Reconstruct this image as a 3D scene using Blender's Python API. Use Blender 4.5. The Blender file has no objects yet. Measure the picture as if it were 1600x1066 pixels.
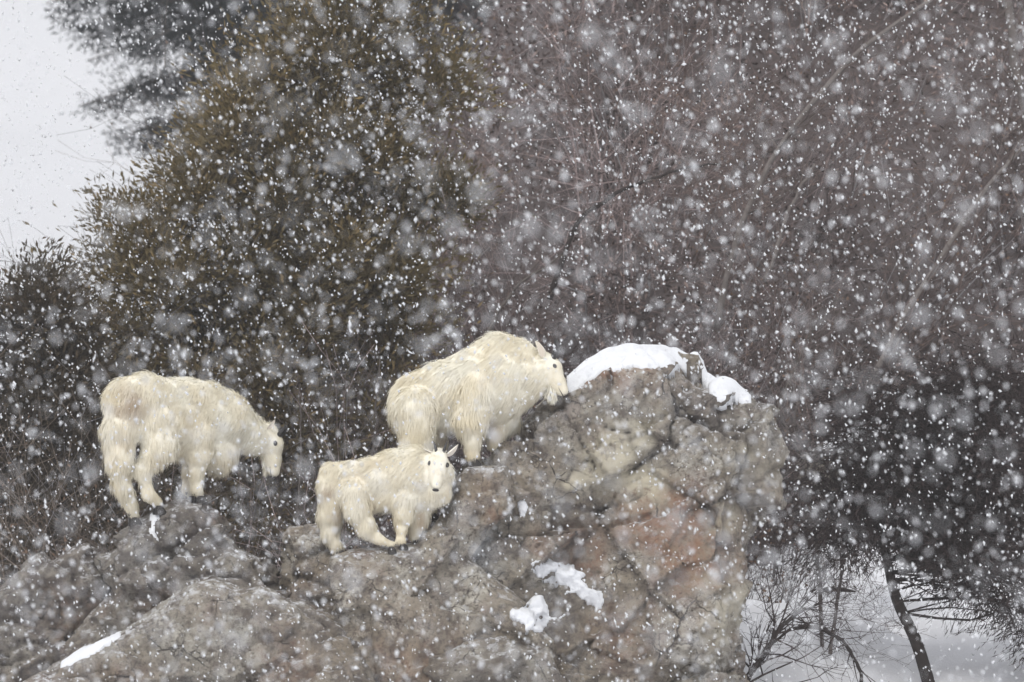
import bpy, math, random
import numpy as np
from mathutils import Vector
from mathutils.bvhtree import BVHTree

# ------------------------------------------------------------------ camera, sky, sun, exposure
scene = bpy.context.scene
COL = scene.collection
PXM = 190.5          # photograph pixels (1600 wide) per metre at the goats' distance
CAM_Y, CAM_Z = -60.0, 2.8

cam_d = bpy.data.cameras.new('camera')
cam = bpy.data.objects.new('camera', cam_d)
COL.objects.link(cam)
cam.location = (0, CAM_Y, CAM_Z)
cam.rotation_euler = (math.radians(90), 0, 0)
cam_d.sensor_width = 36.0
cam_d.lens = 36.0 * 60.0 / (1600 / PXM)
cam_d.clip_start = 0.5
cam_d.clip_end = 2000
cam_d.dof.use_dof = True
cam_d.dof.focus_distance = 60.2
cam_d.dof.aperture_fstop = 3.5
scene.camera = cam

world = bpy.data.worlds.new('World')
scene.world = world
world.use_nodes = True
nt = world.node_tree
nt.nodes.clear()
wo = nt.nodes.new('ShaderNodeOutputWorld')
bg = nt.nodes.new('ShaderNodeBackground')
sky = nt.nodes.new('ShaderNodeTexSky')
sky.sky_type = 'NISHITA'
sky.sun_disc = False
sky.sun_elevation = math.radians(52)
sky.sun_rotation = math.radians(200)
mixw = nt.nodes.new('ShaderNodeMix')
mixw.data_type = 'RGBA'
mixw.inputs[0].default_value = 0.93            # a closed, even cloud deck over the sky
nt.links.new(sky.outputs[0], mixw.inputs[6])
mixw.inputs[7].default_value = (8.7, 8.75, 9.0, 1)
nt.links.new(mixw.outputs[2], bg.inputs['Color'])
bg.inputs['Strength'].default_value = 0.1
nt.links.new(bg.outputs[0], wo.inputs[0])

sun_d = bpy.data.lights.new('sun', 'SUN')
sun_d.energy = 1.5
sun_d.angle = math.radians(35)
sun_d.color = (1.0, 0.97, 0.92)
sun = bpy.data.objects.new('sun', sun_d)
COL.objects.link(sun)
sun.rotation_euler = (math.radians(38), 0, math.radians(-20))

scene.view_settings.view_transform = 'Standard'
scene.view_settings.look = 'None'
scene.view_settings.gamma = 1.0
scene.view_settings.exposure = 0.30
scene.view_settings.use_curve_mapping = False
scene.render.engine = 'CYCLES'
scene.cycles.use_denoising = True
try:
    scene.cycles.denoiser = 'OPENIMAGEDENOISE'
    scene.cycles.denoising_prefilter = 'ACCURATE'
except Exception:
    pass
scene.cycles.max_bounces = 6
scene.cycles.diffuse_bounces = 3
scene.cycles.transparent_max_bounces = 4
scene.cycles.use_adaptive_sampling = False

# ------------------------------------------------------------------ helpers
def P(px, py, y=0.0):
    """photograph measurement -> world point at depth y"""
    s = (y - CAM_Y) / 60.0 / PXM
    return np.array([(px - 800) * s, y, (533 - py) * s + CAM_Z])

def tag(o, label=None, cat=None, group=None, kind=None):
    if label: o['label'] = label
    if cat: o['category'] = cat
    if group: o['group'] = group
    if kind: o['kind'] = kind
    return o

def empty(name, loc=(0, 0, 0)):
    o = bpy.data.objects.new(name, None)
    o.empty_display_size = 0.2
    COL.objects.link(o)
    o.location = loc
    return o

def mesh_obj(name, V, F, mat, parent=None, col=None, smooth=False, normals=None):
    """V (n,3), F (m,k) index array or list of arrays; vertices in world space"""
    V = np.asarray(V, dtype=np.float64)
    if parent is not None:
        V = V - np.array(parent_loc(parent))
    me = bpy.data.meshes.new(name)
    Fs = F if isinstance(F, list) else [F]
    Fs = [np.asarray(f, dtype=np.int32) for f in Fs if len(f)]
    loops = np.concatenate([f.ravel() for f in Fs])
    sizes = np.concatenate([np.full(len(f), f.shape[1], dtype=np.int32) for f in Fs])
    starts = np.concatenate([[0], np.cumsum(sizes)[:-1]]).astype(np.int32)
    me.vertices.add(len(V))
    me.vertices.foreach_set('co', V.astype(np.float32).ravel())
    me.loops.add(len(loops))
    me.loops.foreach_set('vertex_index', loops)
    me.polygons.add(len(sizes))
    me.polygons.foreach_set('loop_start', starts)
    me.polygons.foreach_set('loop_total', sizes)
    if smooth:
        me.polygons.foreach_set('use_smooth', np.ones(len(sizes), dtype=bool))
    me.update(calc_edges=True)
    if col is not None:
        a = me.color_attributes.new('Col', 'FLOAT_COLOR', 'POINT')
        c = np.ones((len(V), 4), dtype=np.float32)
        c[:, :3] = col
        a.data.foreach_set('color', c.ravel())
    if normals is not None:
        me.normals_split_custom_set_from_vertices([tuple(n) for n in normals])
    me.materials.append(mat)
    o = bpy.data.objects.new(name, me)
    COL.objects.link(o)
    if parent is not None:
        o.parent = parent
    return o

def parent_loc(p):
    l = np.array(p.location)
    while p.parent is not None:
        p = p.parent
        l = l + np.array(p.location)
    return l

def unit(v):
    v = np.asarray(v, dtype=np.float64)
    return v / (np.linalg.norm(v, axis=-1, keepdims=True) + 1e-12)

# --- numpy noise
def _h(ix, iy, iz, seed):
    with np.errstate(over='ignore'):
        n = (ix.astype(np.uint32) * np.uint32(374761393) + iy.astype(np.uint32) * np.uint32(668265263)
             + iz.astype(np.uint32) * np.uint32(2147483647) * np.uint32(3) + np.uint32(seed * 1013904223 & 0xffffffff))
        n = (n ^ (n >> np.uint32(13))) * np.uint32(1274126177)
        n = (n ^ (n >> np.uint32(16))) * np.uint32(2246822519)
        n = n ^ (n >> np.uint32(15))
    return n.astype(np.float64) / 4294967295.0

def vnoise(Q, seed=0):
    i = np.floor(Q).astype(np.int64)
    f = Q - i
    f = f * f * f * (f * (f * 6 - 15) + 10)
    out = 0
    for dx in (0, 1):
        wx = f[:, 0] if dx else 1 - f[:, 0]
        for dy in (0, 1):
            wy = f[:, 1] if dy else 1 - f[:, 1]
            for dz in (0, 1):
                wz = f[:, 2] if dz else 1 - f[:, 2]
                out = out + wx * wy * wz * _h(i[:, 0] + dx, i[:, 1] + dy, i[:, 2] + dz, seed)
    return out * 2 - 1

def fbm(Q, octs=4, seed=0, gain=0.5):
    s, a, o = 0, 1.0, 1.0
    for k in range(octs):
        s = s + a * vnoise(Q * o, seed + k * 17)
        a *= gain
        o *= 2.03
    return s

def cellular(Q, seed=0):
    """returns F1, F2, random value of the nearest cell, offset to its centre"""
    i = np.floor(Q).astype(np.int64)
    n = len(Q)
    f1 = np.full(n, 9.0); f2 = np.full(n, 9.0)
    rid = np.zeros(n); off = np.zeros((n, 3)); tilt = np.zeros((n, 3))
    for dx in (-1, 0, 1):
        for dy in (-1, 0, 1):
            for dz in (-1, 0, 1):
                a, b, c = i[:, 0] + dx, i[:, 1] + dy, i[:, 2] + dz
                r1 = _h(a, b, c, seed); r2 = _h(a, b, c, seed + 1); r3 = _h(a, b, c, seed + 2)
                d = np.stack([a + r1, b + r2, c + r3], 1) - Q
                L = np.sqrt((d * d).sum(1))
                m = L < f1
                f2 = np.where(m, f1, np.minimum(f2, L))
                f1 = np.where(m, L, f1)
                rid = np.where(m, _h(a, b, c, seed + 3), rid)
                off[m] = -d[m]
                tilt[m] = np.stack([_h(a, b, c, seed + 4), _h(a, b, c, seed + 5), _h(a, b, c, seed + 6)], 1)[m] * 2 - 1
    return f1, f2, rid, off, tilt

# --- surface nets
def surface_nets(F, org, h):
    S = F < 0
    nx, ny, nz = F.shape
    cs = (nx - 1, ny - 1, nz - 1)
    def corner(A, d):
        return A[d[0]:d[0] + cs[0], d[1]:d[1] + cs[1], d[2]:d[2] + cs[2]]
    cnt = sum(corner(S, (a, b, c)).astype(np.int8) for a in (0, 1) for b in (0, 1) for c in (0, 1))
    act = (cnt > 0) & (cnt < 8)
    I = np.argwhere(act)
    idx = np.full(cs, -1, dtype=np.int32)
    idx[act] = np.arange(len(I))
    pos = np.zeros((len(I), 3)); w = np.zeros(len(I))
    cv = {}
    for a in (0, 1):
        for b in (0, 1):
            for c in (0, 1):
                cv[(a, b, c)] = F[I[:, 0] + a, I[:, 1] + b, I[:, 2] + c]
    for ax in range(3):
        for u in (0, 1):
            for v in (0, 1):
                k0 = [0, 0, 0]; k1 = [0, 0, 0]
                o = [q for q in range(3) if q != ax]
                k0[o[0]] = k1[o[0]] = u; k0[o[1]] = k1[o[1]] = v; k1[ax] = 1
                f0, f1 = cv[tuple(k0)], cv[tuple(k1)]
                m = (f0 < 0) != (f1 < 0)
                t = np.where(m, f0 / np.where(m, f0 - f1, 1), 0)
                p = np.tile(np.array(k0, dtype=float), (len(I), 1))
                p[:, ax] = t
                pos += p * m[:, None]; w += m
    V = (I + pos / w[:, None]) * h + np.asarray(org)
    quads = []
    for ax in range(3):
        o = [q for q in range(3) if q != ax]
        sl0 = [slice(1, n - 1) for n in F.shape]; sl1 = list(sl0)
        sl0[ax] = slice(0, F.shape[ax] - 1); sl1[ax] = slice(1, F.shape[ax])
        s0, s1 = S[tuple(sl0)], S[tuple(sl1)]
        E = np.argwhere(s0 != s1)
        if not len(E): continue
        flip = s0[tuple(E.T)]
        off = np.array([1, 1, 1]); off[ax] = 0
        E = E + off
        def g(du, dv):
            q = E.copy(); q[:, o[0]] -= du; q[:, o[1]] -= dv
            return idx[q[:, 0], q[:, 1], q[:, 2]]
        Q = np.stack([g(1, 1), g(0, 1), g(0, 0), g(1, 0)], 1)
        if ax == 1: flip = ~flip
        Q[~flip] = Q[~flip][:, ::-1]
        quads.append(Q)
    return V, np.concatenate(quads)

def vnormals(V, Q):
    n = np.cross(V[Q[:, 2]] - V[Q[:, 0]], V[Q[:, 3]] - V[Q[:, 1]]) if Q.shape[1] == 4 else np.cross(V[Q[:, 1]] - V[Q[:, 0]], V[Q[:, 2]] - V[Q[:, 0]])
    N = np.zeros_like(V)
    for k in range(Q.shape[1]):
        np.add.at(N, Q[:, k], n)
    return unit(N)

def grid(lo, hi, h):
    ax = [np.arange(lo[k], hi[k] + h, h) for k in range(3)]
    return ax

# --- segments -> three or more sided tapering rods
def rods(A, B, ra, rb, n=3):
    A = np.asarray(A, float); B = np.asarray(B, float)
    ra = np.asarray(ra, float)[:, None]; rb = np.asarray(rb, float)[:, None]
    d = unit(B - A)
    up = np.where(np.abs(d[:, 2:3]) > 0.9, np.array([[1., 0, 0]]), np.array([[0, 0, 1.]]))
    u = unit(np.cross(d, up)); v = np.cross(d, u)
    N = len(A)
    V = np.zeros((N, 2 * n, 3))
    for k in range(n):
        a = 2 * math.pi * k / n
        e = math.cos(a) * u + math.sin(a) * v
        V[:, k] = A + e * ra
        V[:, n + k] = B + e * rb
    base = (np.arange(N) * 2 * n)[:, None]
    F = np.concatenate([base + np.array([[k, (k + 1) % n, n + (k + 1) % n, n + k]]) for k in range(n)])
    return V.reshape(-1, 3), F

def tube(pts, rad, n=8, cap=True):
    """one smooth continuous tapering tube"""
    pts = np.asarray(pts, float)
    d = np.gradient(pts, axis=0); d = unit(d)
    ref = np.array([0.3, 0.9, 0.1]) if abs(d[0] @ np.array([0.3, 0.9, 0.1])) < 0.85 else np.array([1., 0, 0])
    V = []
    for p, t, r in zip(pts, d, rad):
        u = unit(np.cross(t, ref)); v = np.cross(t, u)
        for k in range(n):
            a = 2 * math.pi * k / n
            V.append(p + r * (math.cos(a) * u + math.sin(a) * v))
    F = []
    for i in range(len(pts) - 1):
        for k in range(n):
            F.append((i * n + k, i * n + (k + 1) % n, (i + 1) * n + (k + 1) % n, (i + 1) * n + k))
    F = np.array(F)
    T = []
    if cap:
        V.append(pts[-1]); e = len(V) - 1; b = (len(pts) - 1) * n
        T += [(b + k, b + (k + 1) % n, e) for k in range(n)]
        V.append(pts[0]); e = len(V) - 1
        T += [((k + 1) % n, k, e) for k in range(n)]
    return np.array(V), ([F, np.array(T)] if T else [F])

def smooth_poly(pts, n=24):
    """Catmull-Rom through points"""
    pts = np.asarray(pts, float)
    q = np.concatenate([[2 * pts[0] - pts[1]], pts, [2 * pts[-1] - pts[-2]]])
    out = []
    m = len(pts) - 1
    for s in np.linspace(0, m - 1e-6, n):
        i = int(s); t = s - i
        p0, p1, p2, p3 = q[i], q[i + 1], q[i + 2], q[i + 3]
        out.append(0.5 * ((2 * p1) + (-p0 + p2) * t + (2 * p0 - 5 * p1 + 4 * p2 - p3) * t * t + (-p0 + 3 * p1 - 3 * p2 + p3) * t ** 3))
    return np.array(out)

# ------------------------------------------------------------------ materials
def new_mat(name):
    m = bpy.data.materials.new(name)
    m.use_nodes = True
    t = m.node_tree
    b = t.nodes['Principled BSDF']
    b.inputs['Specular IOR Level'].default_value = 0.25
    return m, t, b

def noise_node(t, scale, detail=6, rough=0.6, coord='Object', vec=None):
    n = t.nodes.new('ShaderNodeTexNoise')
    n.inputs['Scale'].default_value = scale
    n.inputs['Detail'].default_value = detail
    n.inputs['Roughness'].default_value = rough
    if vec is None:
        g = t.nodes.new('ShaderNodeNewGeometry')
        vec = g.outputs['Position']
    t.links.new(vec, n.inputs['Vector'])
    return n.outputs['Fac']

def ramp(t, fac, lo, hi):
    r = t.nodes.new('ShaderNodeMapRange')
    r.inputs['From Min'].default_value = lo
    r.inputs['From Max'].default_value = hi
    r.clamp = True
    t.links.new(fac, r.inputs['Value'])
    return r.outputs[0]

def mixc(t, fac, a, b):
    m = t.nodes.new('ShaderNodeMix')
    m.data_type = 'RGBA'
    if isinstance(fac, float): m.inputs[0].default_value = fac
    else: t.links.new(fac, m.inputs[0])
    for k, c in ((6, a), (7, b)):
        if isinstance(c, tuple): m.inputs[k].default_value = (*c, 1)
        else: t.links.new(c, m.inputs[k])
    return m.outputs[2]

def math_node(t, op, a, b=None):
    n = t.nodes.new('ShaderNodeMath')
    n.operation = op
    for k, c in ((0, a), (1, b)):
        if c is None: continue
        if isinstance(c, (int, float)): n.inputs[k].default_value = c
        else: t.links.new(c, n.inputs[k])
    return n.outputs[0]

def bump(t, b, height, strength, dist):
    n = t.nodes.new('ShaderNodeBump')
    n.inputs['Strength'].default_value = strength
    n.inputs['Distance'].default_value = dist
    t.links.new(height, n.inputs['Height'])
    t.links.new(n.outputs[0], b.inputs['Normal'])

def col_mat(name, rough=0.8, transl=0.0, spec=0.15):
    m, t, b = new_mat(name)
    a = t.nodes.new('ShaderNodeAttribute')
    a.attribute_name = 'Col'
    t.links.new(a.outputs['Color'], b.inputs['Base Color'])
    b.inputs['Roughness'].default_value = rough
    b.inputs['Specular IOR Level'].default_value = spec
    if transl:
        tr = t.nodes.new('ShaderNodeBsdfTranslucent')
        t.links.new(a.outputs['Color'], tr.inputs['Color'])
        mx = t.nodes.new('ShaderNodeMixShader')
        mx.inputs[0].default_value = transl
        t.links.new(b.outputs[0], mx.inputs[1])
        t.links.new(tr.outputs[0], mx.inputs[2])
        t.links.new(mx.outputs[0], t.nodes['Material Output'].inputs['Surface'])
    return m

def flat_mat(name, c, rough=0.6, var=0.15, scale=30, spec=0.3):
    m, t, b = new_mat(name)
    f = noise_node(t, scale, 3)
    t.links.new(mixc(t, f, tuple(x * (1 - var) for x in c), tuple(min(1, x * (1 + var)) for x in c)), b.inputs['Base Color'])
    b.inputs['Roughness'].default_value = rough
    b.inputs['Specular IOR Level'].default_value = spec
    return m

def rock_mat():
    m, t, b = new_mat('weathered_rock')
    big = noise_node(t, 0.9, 6, 0.65)
    mid = noise_node(t, 5.5, 10, 0.78)
    fine = noise_node(t, 26.0, 8, 0.8)
    c = mixc(t, ramp(t, big, 0.38, 0.62), (0.32, 0.27, 0.205), (0.43, 0.41, 0.36))
    c = mixc(t, ramp(t, mid, 0.40, 0.55), (0.15, 0.125, 0.105), c)
    c = mixc(t, ramp(t, noise_node(t, 3.1, 6, 0.7), 0.54, 0.66), c, (0.36, 0.31, 0.27))
    pale = math_node(t, 'MULTIPLY', ramp(t, noise_node(t, 2.3, 8, 0.7), 0.52, 0.64), ramp(t, fine, 0.44, 0.56))
    c = mixc(t, pale, c, (0.60, 0.57, 0.50))
    c = mixc(t, ramp(t, fine, 0.37, 0.48), (0.09, 0.08, 0.075), c)
    # thin joints in the stone
    geo = t.nodes.new('ShaderNodeNewGeometry')
    wn = t.nodes.new('ShaderNodeTexNoise'); wn.inputs['Scale'].default_value = 4.0; wn.inputs['Detail'].default_value = 4
    t.links.new(geo.outputs['Position'], wn.inputs['Vector'])
    va = t.nodes.new('ShaderNodeVectorMath'); va.operation = 'MULTIPLY_ADD'
    t.links.new(wn.outputs['Color'], va.inputs[0]); va.inputs[1].default_value = (0.16, 0.16, 0.16); t.links.new(geo.outputs['Position'], va.inputs[2])
    joints = None
    for sc_, w_ in ((2.2, 0.022), (6.0, 0.026)):
        vo = t.nodes.new('ShaderNodeTexVoronoi'); vo.feature = 'DISTANCE_TO_EDGE'; vo.inputs['Scale'].default_value = sc_
        t.links.new(va.outputs[0], vo.inputs['Vector'])
        line = math_node(t, 'SUBTRACT', 1.0, ramp(t, vo.outputs['Distance'], w_ * 0.25, w_))
        line = math_node(t, 'MULTIPLY', line, ramp(t, noise_node(t, 1.8 * sc_ / 2.6, 4, 0.6), 0.54, 0.64))
        joints = line if joints is None else math_node(t, 'MAXIMUM', joints, line)
    # per-vertex stain masks: R rust, G cream, B dark lichen plus darkened cracks and crevices
    at = t.nodes.new('ShaderNodeAttribute'); at.attribute_name = 'Col'
    sp = t.nodes.new('ShaderNodeSeparateColor')
    t.links.new(at.outputs['Color'], sp.inputs[0])
    speck = ramp(t, noise_node(t, 9.0, 8, 0.75), 0.36, 0.62)
    c = mixc(t, math_node(t, 'MULTIPLY', math_node(t, 'MULTIPLY', sp.outputs[0], speck), 0.85), c, (0.33, 0.165, 0.095))
    speck2 = ramp(t, noise_node(t, 7.0, 8, 0.7), 0.36, 0.50)
    c = mixc(t, math_node(t, 'MULTIPLY', math_node(t, 'MULTIPLY', sp.outputs[1], speck2), 0.9), c, (0.70, 0.64, 0.49))
    speck3 = ramp(t, noise_node(t, 13.0, 8, 0.75), 0.34, 0.60)
    c = mixc(t, math_node(t, 'MULTIPLY', sp.outputs[2], speck3), c, (0.10, 0.088, 0.085))
    c = mixc(t, math_node(t, 'MULTIPLY', joints, 0.85), c, (0.06, 0.052, 0.048))
    sx = t.nodes.new('ShaderNodeSeparateXYZ'); t.links.new(geo.outputs['Normal'], sx.inputs[0])       # fresh snow caught on level spots
    dust = math_node(t, 'MULTIPLY', ramp(t, sx.outputs[2], 0.62, 0.85), ramp(t, noise_node(t, 14.0, 6, 0.7), 0.50, 0.60))
    c = mixc(t, math_node(t, 'MULTIPLY', dust, 0.8), c, (0.74, 0.75, 0.78))
    t.links.new(c, b.inputs['Base Color'])
    b.inputs['Roughness'].default_value = 0.82
    b.inputs['Specular IOR Level'].default_value = 0.3
    hsum = math_node(t, 'ADD', fine, math_node(t, 'MULTIPLY', noise_node(t, 75.0, 5, 0.7), 0.5))
    hsum = math_node(t, 'SUBTRACT', math_node(t, 'ADD', hsum, math_node(t, 'MULTIPLY', mid, 0.8)), math_node(t, 'MULTIPLY', joints, 0.6))
    bump(t, b, hsum, 0.9, 0.024)
    return m

def snow_mat(name='fresh_snow'):
    m, t, b = new_mat(name)
    f = noise_node(t, 3.0, 5, 0.6)
    t.links.new(mixc(t, f, (0.76, 0.78, 0.82), (0.84, 0.85, 0.87)), b.inputs['Base Color'])
    b.inputs['Roughness'].default_value = 0.75
    b.inputs['Specular IOR Level'].default_value = 0.2
    bump(t, b, math_node(t, 'ADD', noise_node(t, 40.0, 5, 0.7), math_node(t, 'MULTIPLY', noise_node(t, 9.0, 4, 0.6), 2.0)), 0.5, 0.03)
    return m

M = {}
M['rock'] = rock_mat()
M['snow'] = snow_mat()
M['fur'] = col_mat('cream_fur', 0.85, 0.22, 0.08)
M['skin'] = col_mat('cream_undercoat', 0.9, 0.0, 0.05)
M['leaf'] = col_mat('evergreen_foliage', 0.75, 0.3, 0.15)
M['twig'] = col_mat('twig_bark', 0.85, 0.0, 0.12)
M['horn'] = flat_mat('black_horn', (0.022, 0.02, 0.02), 0.4, 0.3, 60, 0.45)
M['hoof'] = flat_mat('dark_hoof', (0.03, 0.026, 0.024), 0.55, 0.3, 50, 0.35)
M['eye'] = flat_mat('dark_eye', (0.012, 0.008, 0.006), 0.12, 0.2, 50, 0.6)
M['nose'] = flat_mat('dark_nose', (0.03, 0.024, 0.024), 0.45, 0.3, 80, 0.4)
M['bark'] = flat_mat('grey_bark', (0.11, 0.095, 0.085), 0.85, 0.5, 12, 0.2)
M['dark_bark'] = flat_mat('dark_bark', (0.035, 0.028, 0.026), 0.85, 0.5, 14, 0.2)
M['pale_bark'] = flat_mat('pale_bark', (0.17, 0.15, 0.14), 0.8, 0.5, 16, 0.2)

# ------------------------------------------------------------------ ground
def sstep(a, b, x):
    t = np.clip((x - a) / (b - a), 0, 1)
    return t * t * (3 - 2 * t)

def ground_z(x, y):
    x = np.asarray(x, float); y = np.asarray(y, float)
    front = 1.0 - 2.6 * sstep(-60, -30, y)                     # from the photographer down into the dip
    right = sstep(0.3, 1.6, x)
    shelf = -1.6 + (1.12 + 0.165 * np.clip(y, -2, 9)) * sstep(-7, 0.5, y) * (0.25 + 0.75 * right)
    z = np.where(y < -7, front, shelf)
    top = 2.0 + 11.0 * sstep(-4.2, 3.5, x) + 16 * sstep(3, 22, x) + 0.15 * np.clip(x, 0, 80)
    rise = np.clip((y - 9.0) * 1.05, 0, None)
    rise = top * (1 - np.exp(-rise / top))
    z = z + rise
    Q = np.stack([x * 0.5, y * 0.5, np.zeros_like(x)], -1).reshape(-1, 3)
    n = fbm(Q, 4, 5).reshape(x.shape)
    n = n + 1.2 * sstep(1.2, 2.0, x) * sstep(2.4, 4.2, y) * sstep(10, 8, y) * fbm(np.stack([x * 1.3, y * 0.8, np.zeros_like(x)], -1).reshape(-1, 3), 2, 15).reshape(x.shape)
    Q2 = np.stack([x * 2.2, y * 2.2, np.zeros_like(x)], -1).reshape(-1, 3)
    n2 = fbm(Q2, 2, 9).reshape(x.shape)
    return z + n * (0.16 + 0.25 * sstep(9, 14, y)) + n2 * 0.035

def axis(parts):
    return np.unique(np.concatenate([np.linspace(a, b, n) for a, b, n in parts]))
gx = axis([(-400, -30, 20), (-30, -6, 40), (-6, 9, 110), (9, 40, 50), (40, 400, 20)])
gy = axis([(-120, -20, 40), (-20, -4, 32), (-4, 14, 110), (14, 60, 60), (60, 700, 30)])
GX, GY = np.meshgrid(gx, gy, indexing='ij')
GZ = ground_z(GX, GY)
gV = np.stack([GX, GY, GZ], -1).reshape(-1, 3)
ii = np.arange(len(gx) - 1)[:, None] * len(gy) + np.arange(len(gy) - 1)[None, :]
gF = np.stack([ii, ii + len(gy), ii + len(gy) + 1, ii + 1], -1).reshape(-1, 4)
gm, t, b = new_mat('snow_and_leaf_litter')
at = t.nodes.new('ShaderNodeAttribute'); at.attribute_name = 'Col'
sp = t.nodes.new('ShaderNodeSeparateColor'); t.links.new(at.outputs['Color'], sp.inputs[0])
sn = mixc(t, noise_node(t, 2.5, 5), (0.78, 0.79, 0.83), (0.87, 0.87, 0.90))
li = mixc(t, noise_node(t, 7.0, 6, 0.7), (0.035, 0.028, 0.027), (0.16, 0.13, 0.127))
edge = ramp(t, math_node(t, 'ADD', sp.outputs[0], math_node(t, 'MULTIPLY', noise_node(t, 1.6, 6, 0.65), 0.8)), 0.78, 0.92)
t.links.new(mixc(t, edge, sn, li), b.inputs['Base Color'])
b.inputs['Roughness'].default_value = 0.8
bump(t, b, noise_node(t, 25.0, 5, 0.7), 0.4, 0.03)
lit = 0.95 * sstep(6.6, 8.0, gV[:, 1] + 1.6 * sstep(2.6, 1.9, gV[:, 0])) * sstep(75, 55, gV[:, 1])
lit = np.maximum(lit, 0.9 * sstep(0.8, -0.5, gV[:, 0]) * sstep(2.0, 3.5, gV[:, 1]))
ground = mesh_obj('ground', gV, gF, gm, col=np.stack([lit] * 3, 1), smooth=True)
tag(ground, 'snowy ground rising into a brush covered hillside', None, None, 'structure')

mx_ = np.linspace(-420, 420, 90); my_ = np.linspace(430, 690, 60)
MX, MY = np.meshgrid(mx_, my_, indexing='ij')
mq = np.stack([MX * .02, MY * .02, MX * 0], -1).reshape(-1, 3)
MZ = -4 + (MY - 430) * 0.52 + fbm(mq, 5, 77).reshape(MX.shape) * 7 * sstep(430, 480, MY)
mi = np.arange(89)[:, None] * 60 + np.arange(59)[None, :]
mm_, t, b = new_mat('mountain_snow')
t.links.new(mixc(t, ramp(t, noise_node(t, 0.12, 8, 0.7), 0.60, 0.80), (0.74, 0.75, 0.78), (0.62, 0.63, 0.66)), b.inputs['Base Color'])
b.inputs['Roughness'].default_value = 0.85
tag(mesh_obj('mountain', np.stack([MX, MY, MZ], -1).reshape(-1, 3), np.stack([mi, mi + 60, mi + 61, mi + 1], -1).reshape(-1, 4), mm_, smooth=True),
    'pale snow covered mountainside far behind the trees', None, None, 'structure')

def gz(x, y):
    i = min(max(int(np.searchsorted(gx, x)) - 1, 0), len(gx) - 2); j = min(max(int(np.searchsorted(gy, y)) - 1, 0), len(gy) - 2)
    a = (x - gx[i]) / (gx[i + 1] - gx[i]); c = (y - gy[j]) / (gy[j + 1] - gy[j])
    return float((GZ[i, j] * (1 - a) + GZ[i + 1, j] * a) * (1 - c) + (GZ[i, j + 1] * (1 - a) + GZ[i + 1, j + 1] * a) * c)

# ------------------------------------------------------------------ rocks
def poly_sdf(poly, X, Z):
    px, pz = poly[:, 0], poly[:, 1]
    n = len(poly)
    d = np.full(X.shape, 1e9); s = np.ones(X.shape)
    j = n - 1
    for i in range(n):
        ex, ez = px[j] - px[i], pz[j] - pz[i]
        wx, wz = X - px[i], Z - pz[i]
        tt = np.clip((wx * ex + wz * ez) / (ex * ex + ez * ez), 0, 1)
        bx, bz = wx - ex * tt, wz - ez * tt
        d = np.minimum(d, bx * bx + bz * bz)
        c1 = Z >= pz[i]; c2 = Z < pz[j]; c3 = ex * wz > ez * wx
        fl = (c1 & c2 & c3) | (~c1 & ~c2 & ~c3)
        s = np.where(fl, -s, s)
        j = i
    return s * np.sqrt(d)

def smax(a, b, k):
    h = np.clip(0.5 - 0.5 * (b - a) / k, 0, 1)
    return b + (a - b) * h + k * h * (1 - h)

ROCKS = []
def seg_dist(X, Z, pts):
    d = np.full(X.shape, 1e9)
    for (x0, z0), (x1, z1) in zip(pts[:-1], pts[1:]):
        ex, ez = x1 - x0, z1 - z0
        tt = np.clip(((X - x0) * ex + (Z - z0) * ez) / (ex * ex + ez * ez + 1e-9), 0, 1)
        d = np.minimum(d, np.hypot(X - x0 - ex * tt, Z - z0 - ez * tt))
    return d

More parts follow.
